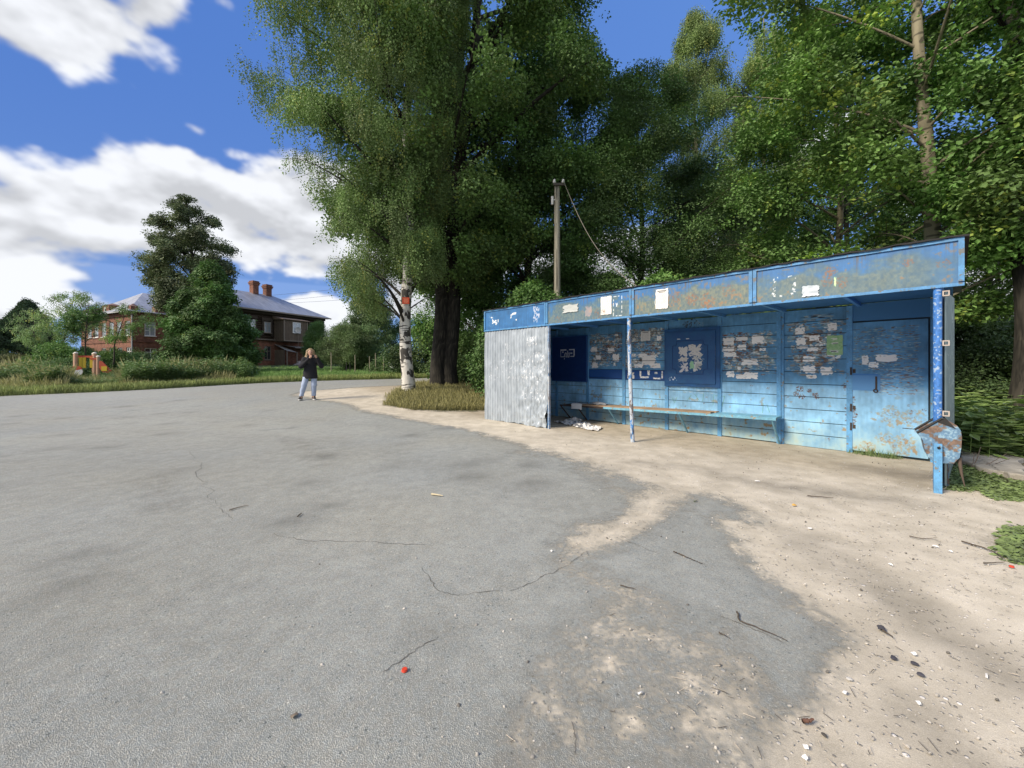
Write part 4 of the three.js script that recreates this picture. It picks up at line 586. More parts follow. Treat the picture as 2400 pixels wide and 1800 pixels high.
tree({ name: 'lime_tree', clearFront: 0.6, view: -0.17, label: 'large dark double-trunked lime tree between the birch and the shelter', category: 'lime tree', seed: 5, x: xAt(1041, 18.2), d: 18.2, h: 25, r0: 0.36, trunks: [[-0.23, 0], [0.24, -0.1]], off: [[0, 0, 0], [6, 0.05, 0], [12, 0.6, 0], [18, 1.4, 0], [25, 2.2, -0.5]], spread: 0.02, bark: BARK.dark, crown: [[4.6, 0.8], [5.6, 2.8], [6.6, 4.2], [9, 5.6], [12, 6.6], [15, 7.6], [18, 7.7], [21, 6.4], [25, 1.5]], limbs: 52, rise: 0.6, arch: 0.1, n: 20000, leaf: L_(LEAF.lime), sigma: 0.55, size: 1.05, gap: 0.37, tint: [0.08, 0.152, 0.032], yellow: 0.06, limbK: 1.4 });
// trees behind the shelter
tree({ name: 'dark_tree', label: 'dark leafy tree with a leaning trunk right behind the utility pole', seed: 8, x: xAt(1240, 21), d: 21, h: 19, r0: 0.24, bark: BARK.dark, crown: [[2.5, 2.2], [5, 4.4], [8, 5.0], [12, 5.2], [15, 4.4], [19, 1]], limbs: 40, n: 10500, leaf: L_(LEAF.lime), size: 1.15, sigma: 0.6, gap: 0.42, tint: [0.063, 0.139, 0.027] });
tree({ name: 'alder_tree', label: 'dark dense tree behind the middle of the shelter roof', seed: 9, x: xAt(1500, 19.5), d: 19.5, h: 15, r0: 0.2, bark: BARK.dark, crown: [[2.2, 2.0], [4, 4.4], [7, 5], [10, 4.5], [13, 2.7], [15, 0.6]], limbs: 38, n: 10500, leaf: L_(LEAF.fine), size: 1.25, sigma: 0.55, gap: 0.41, tint: [0.068, 0.133, 0.032] });
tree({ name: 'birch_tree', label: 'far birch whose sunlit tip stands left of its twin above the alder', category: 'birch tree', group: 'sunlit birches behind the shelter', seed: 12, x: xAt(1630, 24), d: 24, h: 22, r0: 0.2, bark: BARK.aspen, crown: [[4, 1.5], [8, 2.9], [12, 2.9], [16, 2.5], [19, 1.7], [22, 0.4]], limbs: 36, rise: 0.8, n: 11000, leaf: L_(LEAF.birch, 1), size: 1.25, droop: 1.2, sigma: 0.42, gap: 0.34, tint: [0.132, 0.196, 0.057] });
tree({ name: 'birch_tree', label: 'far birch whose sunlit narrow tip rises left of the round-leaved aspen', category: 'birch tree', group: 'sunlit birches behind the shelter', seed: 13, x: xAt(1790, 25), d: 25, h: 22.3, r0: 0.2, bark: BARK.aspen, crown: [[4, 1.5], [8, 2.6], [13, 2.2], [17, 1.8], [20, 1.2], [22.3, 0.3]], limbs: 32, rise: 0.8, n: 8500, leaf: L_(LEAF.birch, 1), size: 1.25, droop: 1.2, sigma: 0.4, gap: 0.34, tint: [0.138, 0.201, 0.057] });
tree({ name: 'aspen_tree', label: 'round-leaved aspen spreading over the shelter roof left of the pale trunk', category: 'aspen tree', seed: 15, x: xAt(1960, 13.5), d: 13.5, h: 13.3, r0: 0.14, bark: BARK.aspen, crown: [[2.4, 1.8], [4.5, 3.4], [7, 3.6], [9.5, 3.1], [11.5, 2.2], [13.3, 0.5]], limbs: 38, rise: 0.45, n: 5800, leaf: L_(LEAF.aspen), size: 1.05, sigma: 0.38, gap: 0.47, clump: 0.9, tint: [0.08, 0.165, 0.034], yellow: 0.08 });
tree({ name: 'pale_trunked_tree', label: 'tall tree with a pale slender trunk rising behind the right end of the roof', seed: 17, x: xAt(2188, 9.6), d: 9.6, h: 15, r0: 0.2, off: [[0, 0.02, 0], [4, 0, 0], [8, -0.28, 0], [10, -0.4, 0], [15, -0.5, 0]], bark: BARK.aspen, limbBark: BARK.aspen, crown: [[2.6, 1.2], [3.6, 2.3], [5.2, 2.4], [7.5, 3.6], [10, 4.2], [13, 3.6], [15, 0.8]], clearFront: 0.55, view: 1.04, limbK: 0.6, limbs: 34, rise: 0.5, n: 5400, leaf: L_(LEAF.aspen), sigma: 0.38, gap: 0.43, clump: 0.95, tint: [0.092, 0.178, 0.032], yellow: 0.1 });
tree({ name: 'big_dark_tree', label: 'massive dark trunk at the right edge with overhanging leaves', seed: 19, x: xAt(2392, 8.6), d: 8.6, h: 17, r0: 0.27, bark: BARK.dark, crown: [[3.4, 0.9], [5, 1.3], [7, 1.7], [10, 2.0], [14, 2.0], [17, 0.8]], limbs: 34, rise: 0.35, n: 3600, leaf: L_(LEAF.lime), sigma: 0.36, gap: 0.42, clump: 0.9, tint: [0.075, 0.170, 0.027], yellow: 0.05, limbK: 1.5 });
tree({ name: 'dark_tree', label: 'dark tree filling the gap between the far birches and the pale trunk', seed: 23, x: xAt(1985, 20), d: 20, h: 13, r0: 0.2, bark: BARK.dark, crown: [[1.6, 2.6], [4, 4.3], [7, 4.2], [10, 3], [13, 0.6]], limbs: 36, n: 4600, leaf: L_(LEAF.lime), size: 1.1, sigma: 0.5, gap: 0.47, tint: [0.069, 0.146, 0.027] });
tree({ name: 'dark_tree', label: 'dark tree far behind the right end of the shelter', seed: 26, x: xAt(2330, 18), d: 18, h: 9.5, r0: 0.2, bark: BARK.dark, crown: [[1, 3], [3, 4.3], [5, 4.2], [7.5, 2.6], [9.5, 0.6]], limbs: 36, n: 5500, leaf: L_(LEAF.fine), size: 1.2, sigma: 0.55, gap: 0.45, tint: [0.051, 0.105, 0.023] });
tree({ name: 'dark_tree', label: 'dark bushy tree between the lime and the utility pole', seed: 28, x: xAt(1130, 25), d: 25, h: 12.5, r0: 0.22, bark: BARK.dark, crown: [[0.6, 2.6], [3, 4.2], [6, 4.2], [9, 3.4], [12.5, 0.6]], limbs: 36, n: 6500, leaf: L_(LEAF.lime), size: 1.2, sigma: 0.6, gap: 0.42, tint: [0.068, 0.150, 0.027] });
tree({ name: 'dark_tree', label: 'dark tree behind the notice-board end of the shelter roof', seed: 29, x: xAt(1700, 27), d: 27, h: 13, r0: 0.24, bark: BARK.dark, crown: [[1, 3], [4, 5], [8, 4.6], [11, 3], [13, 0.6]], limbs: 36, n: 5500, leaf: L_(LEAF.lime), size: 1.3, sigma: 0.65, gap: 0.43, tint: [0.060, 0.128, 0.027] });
// trees by the houses
tree({ name: 'elm_tree', label: 'tall brownish dark tree standing behind the conical maple between the houses', seed: 31, x: xAt(455, 41), d: 41, h: 17.2, r0: 0.3, off: [[0, 0, 0], [17.2, -0.6, 0]], bark: BARK.dark, crown: [[4.5, 1.4], [7, 3.6], [9.5, 4.3], [12, 4.0], [14, 3.1], [15.8, 1.8], [17.2, 0.3]], limbs: 44, rise: 0.7, n: 9500, leaf: L_(LEAF.dark), size: 0.9, sigma: 0.42, gap: 0.46, clump: 0.8, tint: [0.092, 0.124, 0.056], yellow: 0.02 });
tree({ name: 'maple_tree', label: 'bushy conical maple standing in front of the houses', category: 'maple tree', seed: 33, x: xAt(492, 31), d: 31, h: 8.2, r0: 0.16, bark: BARK.dark, crown: [[0.3, 1.6], [1, 2.7], [2.4, 3.3], [4, 2.75], [5.6, 1.85], [7, 0.95], [8.2, 0.2]], limbs: 46, rise: 0.3, n: 12500, size: 0.78, leaf: L_(LEAF.maple), sigma: 0.32, gap: 0.34, tint: [0.08, 0.16, 0.04], yellow: 0.03 });
tree({ name: 'spruce_tree', label: 'dark spruce at the far left edge', category: 'spruce', seed: 35, x: xAt(52, 34), d: 34, h: 5.9, r0: 0.14, bark: BARK.dark, crown: [[0.1, 2.6], [1.2, 2.7], [2.6, 2.2], [4, 1.4], [5.9, 0.15]], limbs: 46, rise: -0.15, arch: 0.05, n: 5200, leaf: L_(LEAF.needle, 2), sigma: 0.26, gap: 0.3, tint: [0.033, 0.068, 0.027], yellow: 0 });
tree({ name: 'young_willow', label: 'thin young willow with a pale airy crown right of the spruce', category: 'willow', seed: 36, x: xAt(128, 30), d: 30, h: 6.3, r0: 0.06, off: [[0, 0, 0], [6.3, 1.4, 0]], bark: BARK.twig, crown: [[2.4, 0.5], [3.6, 1.5], [4.8, 2.0], [5.6, 1.6], [6.3, 0.4]], limbs: 24, rise: 0.8, n: 560, leaf: L_(LEAF.willow), sigma: 0.24, gap: 0.46, size: 0.95, tint: [0.173, 0.255, 0.092], yellow: 0 });
tree({ name: 'young_willow', label: 'shorter airy young willow close beside the spruce', category: 'willow', seed: 38, x: xAt(80, 31), d: 31, h: 5.0, r0: 0.05, bark: BARK.twig, crown: [[2.4, 0.5], [3.4, 1.2], [4.3, 1.2], [5, 0.3]], limbs: 18, rise: 0.8, n: 240, leaf: L_(LEAF.willow), sigma: 0.26, gap: 0.46, size: 0.95, tint: [0.165, 0.246, 0.095], yellow: 0 });
tree({ name: 'young_ash', label: 'thin leaning sapling in front of the brick house corner', category: 'sapling', seed: 39, x: xAt(262, 29), d: 29, h: 5.1, r0: 0.055, off: [[0, 0, 0], [2.3, 0.1, 0], [5.1, 1.3, 0]], bark: BARK.twig, crown: [[2.6, 0.4], [3.4, 1.0], [4.2, 1.9], [4.7, 1.5], [5.1, 0.4]], limbs: 20, rise: 0.5, n: 300, size: 0.85, leaf: L_(LEAF.willow), sigma: 0.24, gap: 0.46, tint: [0.128, 0.221, 0.054], yellow: 0 });
tree({ name: 'young_ash', label: 'dark thin sapling in front of the left end of the brick house', category: 'sapling', seed: 41, x: xAt(208, 27), d: 27, h: 4.9, r0: 0.06, bark: BARK.twig, crown: [[2.5, 0.8], [3.4, 1.1], [4.2, 1.0], [4.9, 0.3]], limbs: 18, rise: 0.5, n: 360, leaf: L_(LEAF.willow), sigma: 0.22, gap: 0.46, tint: [0.075, 0.145, 0.035], yellow: 0 });
// garden trees right of the wooden house
tree({ name: 'garden_tree', label: 'greyish green garden tree left of the birch trunk', seed: 43, x: xAt(868, 36), d: 36, h: 7.2, r0: 0.14, bark: BARK.twig, crown: [[0.4, 2.0], [2, 2.9], [4, 2.6], [5.8, 1.5], [7.2, 0.3]], limbs: 36, n: 5200, leaf: L_(LEAF.willow), size: 1.15, sigma: 0.4, gap: 0.34, tint: [0.093, 0.162, 0.059], yellow: 0.01 });
tree({ name: 'garden_tree', label: 'low broad apple tree behind the garden stakes', seed: 45, x: xAt(812, 33.5), d: 33.5, h: 3.9, r0: 0.1, bark: BARK.twig, crown: [[0.7, 1.2], [1.6, 2.1], [2.8, 1.9], [3.9, 0.4]], limbs: 28, n: 2600, leaf: L_(LEAF.fine), size: 1.1, sigma: 0.36, gap: 0.34, tint: [0.090, 0.145, 0.046], yellow: 0.01 });
tree({ name: 'vine_bush', label: 'climbing bush against the right end of the wooden house', category: 'bush', seed: 47, x: xAt(744, 47), d: 47, h: 5.0, r0: 0.08, bark: BARK.twig, crown: [[0.2, 1.0], [2, 1.2], [4, 0.8], [5, 0.2]], limbs: 24, n: 2400, leaf: L_(LEAF.fine), size: 1.3, sigma: 0.34, gap: 0.34, tint: [0.075, 0.145, 0.035] });
// bushes
function bush(name, label, px, d, rx, h, n, tint, leaf, seed, group, size = 1.0) {
  return tree({ name, label, category: 'bush', group, seed, x: xAt(px, d), d, h: h * 0.95, r0: 0.035, bark: BARK.twig, crown: [[0.02, rx * 0.8], [h * 0.3, rx], [h * 0.65, rx * 0.8], [h, rx * 0.15]], limbs: 16, rise: 0.7, n, leaf, sigma: 0.3, gap: 0.3, size, tint });
}
bush('bush', 'broad mid green bush right of the spruce', 128, 26, 1.7, 2.3, 1900, [0.098, 0.188, 0.042], L_(LEAF.willow), 51);
bush('bush', 'dark low bush at the roadside in front of the coloured play frame', 150, 21.5, 1.5, 1.15, 1500, [0.056, 0.128, 0.026], L_(LEAF.fine), 52);
bush('bush', 'dark reddish bush under the spruce at the left edge', 30, 29, 2.6, 1.4, 1700, [0.098, 0.112, 0.034], L_(LEAF.fine), 53);
bush('bush', 'dark green bush under the brick house windows', 320, 34, 2.4, 1.5, 2200, [0.049, 0.112, 0.023], L_(LEAF.fine), 54, undefined, 1.2);
bush('bush', 'green bush between the play frame and the brick house', 265, 30, 1.7, 1.9, 1300, [0.077, 0.150, 0.034], L_(LEAF.willow), 55);
bush('bush', 'dark bush under the left end of the brick house', 185, 36, 2.0, 2.2, 1500, [0.063, 0.128, 0.031], L_(LEAF.willow), 56, undefined, 1.2);
bush('bush', 'pale green feathery clump at the right foot of the conical maple', 556, 25.5, 0.9, 1.25, 800, [0.119, 0.203, 0.046], L_(LEAF.willow), 57);
bush('bush', 'dark leafy bush beyond the left end wall of the shelter', 1100, 21, 1.9, 2.6, 2600, [0.063, 0.128, 0.026], L_(LEAF.lime), 58);
bush('bush', 'dark undergrowth bush behind the lime trunk', 1010, 27, 3.2, 3.4, 2600, [0.050, 0.102, 0.023], L_(LEAF.lime), 59, undefined, 1.1);
bush('bush', 'mid green bush left of the birch trunk at the far kerb', 896, 31, 1.0, 1.3, 700, [0.084, 0.150, 0.039], L_(LEAF.willow), 60);
bush('bush', 'leafy hazel bush showing over the shelter roof beside the pole', 1250, 15.5, 2.2, 4.3, 3600, [0.063, 0.138, 0.026], L_(LEAF.lime), 61);
bush('bush', 'tall leafy bush behind the shelter roof seam', 1560, 13.2, 2.3, 4.3, 3800, [0.070, 0.147, 0.026], L_(LEAF.lime), 62);
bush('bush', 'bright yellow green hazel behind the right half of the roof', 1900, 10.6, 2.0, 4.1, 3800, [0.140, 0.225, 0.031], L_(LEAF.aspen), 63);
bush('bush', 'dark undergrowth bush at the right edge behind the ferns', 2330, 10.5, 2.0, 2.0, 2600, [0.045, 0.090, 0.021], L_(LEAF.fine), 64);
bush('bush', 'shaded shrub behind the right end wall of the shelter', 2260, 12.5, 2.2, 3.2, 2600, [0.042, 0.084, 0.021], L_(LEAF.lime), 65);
bush('bush', 'tall dark thicket behind the roof right of the utility pole', 1420, 24, 3.2, 6.2, 4200, [0.05, 0.1, 0.024], L_(LEAF.lime), 66, undefined, 1.2);
bush('bush', 'tall dark thicket behind the roof left of the utility pole', 1235, 26, 2.8, 6.4, 3600, [0.046, 0.095, 0.024], L_(LEAF.lime), 67, undefined, 1.2);
// grass, weeds and nettles
function tuft(n, h, w, seed, spread) {
  const r = rng(seed), list = [];
  for (let i = 0; i < n; i++) { const a = r() * 6.283, q = Math.sqrt(r()) * spread, x = Math.cos(a) * q, z = Math.sin(a) * q, b = r() * 6.283, hh = h * (0.5 + 0.6 * r()), lx = Math.cos(b) * hh * (0.15 + 0.4 * r()), lz = Math.sin(b) * hh * (0.15 + 0.4 * r()), wx = -Math.sin(b) * w, wz = Math.cos(b) * w; list.push([x - wx, 0, z - wz], [x + wx, 0, z + wz], [x + lx * 0.45 + wx * 0.7, hh * 0.62, z + lz * 0.45 + wz * 0.7], [x - wx, 0, z - wz], [x + lx * 0.45 + wx * 0.7, hh * 0.62, z + lz * 0.45 + wz * 0.7], [x + lx, hh, z + lz]); }
  return tris(list);
}
function leafyStalk(h, l, seed, n = 16) { const r = rng(seed), list = []; for (let i = 0; i < n; i++) { const t = (i + 0.5) / n, a = i * 2.4, c = V((r() - 0.5) * 0.03, h * t, (r() - 0.5) * 0.03), dir = V(Math.cos(a), 0.35 - 0.5 * r(), Math.sin(a)).normalize(); leafAt(list, c, dir, V(0, 1, 0.1), l * (1.15 - 0.7 * t), l * 0.32); } list.push([-0.006, 0, 0], [0.006, 0, 0], [0, h, 0]); return tris(list); }
const LOW = leafBall(22, 0.16, 0.075, 44, 0.35).translate(0, 0.05, 0);
const TUFT = [tuft(12, 0.3, 0.006, 1, 0.12), tuft(14, 0.16, 0.006, 2, 0.13)], TALL = tuft(16, 0.85, 0.009, 3, 0.22), STALK = leafyStalk(0.8, 0.22, 4), FERN = leafyStalk(0.55, 0.3, 6, 13), SEED = tuft(12, 1.0, 0.007, 9, 0.2);
function scatter(name, label, category, geo, n, seed, place, tint, size) {
  const r = rng(seed), list = [];
  for (let i = 0, tries = 0; i < n && tries < n * 8; tries++) { const p = place(r); if (!p) continue; i++; const s = size * (0.6 + 0.8 * r()) * (p[2] || 1); EU.set((r() - 0.5) * 0.25, r() * 6.283, (r() - 0.5) * 0.25); const k = 1.5 * (0.65 + 0.7 * r()); list.push([new THREE.Matrix4().compose(gnd(p[0], p[1], -0.01), new THREE.Quaternion().setFromEuler(EU), V(s, s * (0.8 + 0.4 * r()), s)), rgb(tint[0] * k, tint[1] * k, tint[2] * k)]); }
  const m = inst(name, geo, leafMat, list, scene); Object.assign(m.userData, { kind: 'stuff', label, category }); return m;
}
const vergeD = (px) => { for (let i = 1; i < vergePx.length; i++) if (px <= vergePx[i][0]) { const a = vergePx[i - 1], b = vergePx[i]; return lerp(a[1], b[1], (px - a[0]) / (b[0] - a[0])); } return 882; };
const beyond = (px0, px1, d0, d1) => (r) => { const px = lerp(px0, px1, r()), e = -G(Math.max(px, 0), vergeD(Math.max(px, 0))).z, d = (px < 0 ? 14.3 : e) + lerp(d0, d1, r() * r()); return [xAt(px, d), d, 1]; };
scatter('verge_grass', 'short green grass along the far edge of the road', 'grass', TUFT[0], 9000, 201, beyond(-150, 1130, 0.05, 2.6), [0.21, 0.25, 0.085], 0.75);
scatter('lawn_grass', 'short bright green lawn in front of the wooden house', 'grass', TUFT[1], 9000, 202, beyond(545, 1080, 0.2, 22), [0.12, 0.22, 0.05], 1.3);
scatter('tall_grass', 'tall greyish seeding grass on the left roadside', 'grass', SEED, 5200, 203, (r) => { const p = beyond(-120, 545, 0.9, 9)(r), q = noise2(p[0] * 0.6, p[1] * 0.6, 8); const e = sstep(0.6, 2.6, -G(Math.max(0, CX + p[0] / p[1] * F), vergeD(clamp(CX + p[0] / p[1] * F, 0, 1200))).z * -1 + p[1]); const pxx = CX + p[0] / p[1] * F, low = pxx > 150 && pxx < 290 && p[1] < 22 ? 0.5 : 1; p[2] = low * (0.15 + 0.95 * q) * (0.35 + 0.65 * e); return r() < 0.25 + 1.3 * noise2(p[0] * 0.9, p[1] * 0.9, 18) ? p : null; }, [0.25, 0.25, 0.11], 0.95);
scatter('weeds', 'leafy green weeds among the tall roadside grass', 'weeds', STALK, 5200, 204, (r) => { const p = beyond(-120, 590, 1.2, 8)(r); const q = noise2(p[0] * 0.5 + 5, p[1] * 0.5, 3); const pxx = CX + p[0] / p[1] * F; p[2] = (0.3 + 0.8 * q) * (pxx > 150 && pxx < 290 && p[1] < 22 ? 0.5 : 1); return q > 0.42 ? p : null; }, [0.1, 0.17, 0.048], 1.1);
scatter('dry_grass', 'dry yellowish grass under the birch and lime', 'grass', TUFT[0], 5200, 205, (r) => { const p = G(lerp(895, 1150, r()), lerp(897, 962, r())); const k = sandK(p); return k < 0.35 ? [p.x, -p.z, 0.9] : null; }, [0.2, 0.19, 0.075], 0.62);
scatter('verge_weeds', 'green weeds and ferns right of the shelter', 'weeds', FERN, 1500, 206, (r) => { const a = r(), b = r(), d = lerp(5.9, 11.5, a), x = lerp(6.55 + (d - 5.6) * 0.55, 12.5 + (d - 5.6) * 0.8, b); return [x, d, 0.8 + 0.5 * r()]; }, [0.13, 0.2, 0.05], 0.95);
scatter('verge_grass', 'low weeds and grass spilling round the concrete slab', 'grass', LOW, 700, 207, (r) => { const k = r(), q = k < 0.5 ? G(lerp(2228, 2330, r()), lerp(1092, 1150, r())) : k < 0.8 ? G(lerp(2330, 2420, r()), lerp(1135, 1172, r())) : G(lerp(2378, 2430, r()), lerp(1245, 1318, r())); return [q.x, -q.z, 0.75]; }, [0.11, 0.16, 0.05], 0.62);
scatter('wall_weeds', 'small weeds at the foot of the shelter door', 'weeds', TUFT[1], 26, 208, (r) => { const [s] = onWall(2050, 1070), q = toWorld(s - 0.25 + r() * 0.55, 0, -SD + 0.05 + r() * 0.09); return [q.x, -q.z, 1]; }, [0.1, 0.15, 0.05], 0.6);
scatter('wood_undergrowth', 'dark undergrowth on the floor of the wood behind the shelter', 'undergrowth', FERN, 3000, 209, (r) => { const px = lerp(985, 2500, r()), d = lerp(14, 34, r()); const x = xAt(px, d), k = (x + 0.707) * SN[0] + (d - 10.49) * SN[1]; return k > 3.2 && (px > 1140 || d > 28) ? [x, d, 1] : null; }, [0.045, 0.075, 0.02], 1.3);

// ───────────────────────── the houses over the road ─────────────────────────
const brickTex = canvasTex(512, 512, (g) => {
  const r = rng(61); g.fillStyle = 'rgb(150,130,116)'; g.fillRect(0, 0, 512, 512);
  for (let y = 0; y < 26; y++) for (let x = -1; x < 9; x++) { const k = 0.78 + r() * 0.42, h = 512 / 26, w = 64; g.fillStyle = css(136 * k, 92 * k, 77 * k); g.fillRect(x * w + (y % 2) * 32 + 2, y * h + 2, w - 4, h - 4); }
  for (let i = 0; i < 70; i++) { g.fillStyle = css(90, 60, 50, 0.10); g.beginPath(); g.ellipse(r() * 512, r() * 512, 20 + r() * 60, 20 + r() * 80, 0, 0, 6.3); g.fill(); }
}, true, true);
const roofTex = canvasTex(512, 512, (g) => { const r = rng(62); const im = g.createImageData(512, 512); for (let y = 0; y < 512; y++) for (let x = 0; x < 512; x++) { const f = fbm2(x / 60, y / 60, 4, 63), o = (y * 512 + x) * 4, k = 158 + (f - 0.5) * 40; im.data[o] = k; im.data[o + 1] = k + 4; im.data[o + 2] = k + 12; im.data[o + 3] = 255; } g.putImageData(im, 0, 0); g.fillStyle = 'rgba(90,94,104,0.55)'; for (let k = 0; k < 8; k++) { g.fillRect(k * 64, 0, 3, 512); g.fillRect(k * 64, r() * 512, 64, 2); } }, true, true);
const plankTex = canvasTex(512, 512, (g) => { const im = g.createImageData(512, 512); for (let y = 0; y < 512; y++) for (let x = 0; x < 512; x++) { const b = Math.floor(x / 42), f = fbm2(x / 9, y / 90, 4, 64 + b), e = x % 42 < 3 ? 0.5 : 1, k = (0.62 + 0.5 * f + 0.2 * hash(b, 1, 1)) * e, o = (y * 512 + x) * 4; im.data[o] = 104 * k; im.data[o + 1] = 92 * k; im.data[o + 2] = 80 * k; im.data[o + 3] = 255; } g.putImageData(im, 0, 0); }, true, true);
const brickMat = std({ map: brickTex, color: rgb(0.74, 0.66, 0.62), roughness: 0.95 }), roofMat = std({ map: roofTex, roughness: 0.5, metalness: 0.3, side: 2 }), woodMat = std({ map: plankTex, roughness: 0.95 });
const logMat = std({ color: rgb(0.05, 0.037, 0.028), roughness: 0.95 }), darkWood = std({ color: rgb(0.06, 0.046, 0.036), roughness: 0.95 }), whiteMat = std({ color: rgb(0.72, 0.73, 0.73), roughness: 0.6 }), dimMat = std({ color: rgb(0.2, 0.17, 0.14), roughness: 0.9 });
const skyPane = std({ color: rgb(0.34, 0.39, 0.44), roughness: 0.12, metalness: 0.25 }), darkPane = std({ color: rgb(0.03, 0.035, 0.04), roughness: 0.1 });
const faceBox = (f, t0, t1, y0, y1, w0, w1) => f === 'R' ? box(t1 - t0, y1 - y0, w1 - w0, (t0 + t1) / 2, (y0 + y1) / 2, -(w0 + w1) / 2) : box(w1 - w0, y1 - y0, t1 - t0, (w0 + w1) / 2, (y0 + y1) / 2, -(t0 + t1) / 2);
function wallWith(f, t0, t1, y0, y1, holes, thick, mat, parent, name = 'wall', s = 1.9) {
  const sh = new THREE.Shape([[t0, y0], [t1, y0], [t1, y1], [t0, y1]].map((q) => new THREE.Vector2(...q)));
  for (const [a, b, c, d] of holes) sh.holes.push(new THREE.Path([[a, c], [a, d], [b, d], [b, c]].map((q) => new THREE.Vector2(...q))));
  const g = new THREE.ExtrudeGeometry(sh, { depth: thick, bevelEnabled: false }); if (f === 'R') g.translate(0, 0, -thick); else g.rotateY(Math.PI / 2);
  return obj(name, metric(g, s), mat, parent);
}
function windowOn(f, t0, t1, y0, y1, parent, fm, pm, style, out = 0) {
  const w0 = 0.08 - out, w1 = 0.15 - out, b = 0.085, q = [faceBox(f, t0, t1, y0, y0 + b, w0, w1), faceBox(f, t0, t1, y1 - b, y1, w0, w1), faceBox(f, t0, t0 + b, y0 + b, y1 - b, w0, w1), faceBox(f, t1 - b, t1, y0 + b, y1 - b, w0, w1)], m = (t0 + t1) / 2, h = y1 - y0;
  if (style !== 'plain') q.push(faceBox(f, m - 0.035, m + 0.035, y0 + b, style === 'tee' ? y0 + h * 0.7 : y1 - b, w0 + 0.01, w1));
  if (style === 'tee') q.push(faceBox(f, t0 + b, t1 - b, y0 + h * 0.7, y0 + h * 0.7 + 0.07, w0 + 0.01, w1), faceBox(f, t0 + b, m - 0.035, y0 + h * 0.35, y0 + h * 0.35 + 0.05, w0 + 0.01, w1));
  if (style === 'cross') q.push(faceBox(f, t0 + b, t1 - b, y0 + h * 0.62, y0 + h * 0.62 + 0.06, w0 + 0.012, w1));
  const wn = obj('window', q, fm, parent); obj('pane', faceBox(f, t0 + b, t1 - b, y0 + b, y1 - b, w1 - 0.03, w1 - 0.015), pm, wn); obj('sill', faceBox(f, t0 - 0.06, t1 + 0.06, y0 - 0.07, y0 - 0.004, -0.08 - out, w1), fm === whiteMat ? whiteMat : dimMat, wn); return wn;
}
function hipRoof(x0, x1, z0, z1, ye, yr, r0, r1, zc) {
  const A = [x0, ye, z1], B = [x1, ye, z1], C = [x1, ye, z0], D = [x0, ye, z0], P = [r0, yr, zc], R = [r1, yr, zc], T = [];
  const push = (...p) => { for (let i = 1; i < p.length - 1; i++) T.push(p[0], p[i], p[i + 1]); };
  push(A, B, R, P); push(C, D, P, R); push(B, C, R); push(D, A, P);
  const uv = T.map((p, i) => { const k = Math.floor(i / 3); return k < 4 ? [p[0] / 4, p[1] / 4] : [p[2] / 4, p[1] / 4]; }); return tris(T, uv);
}
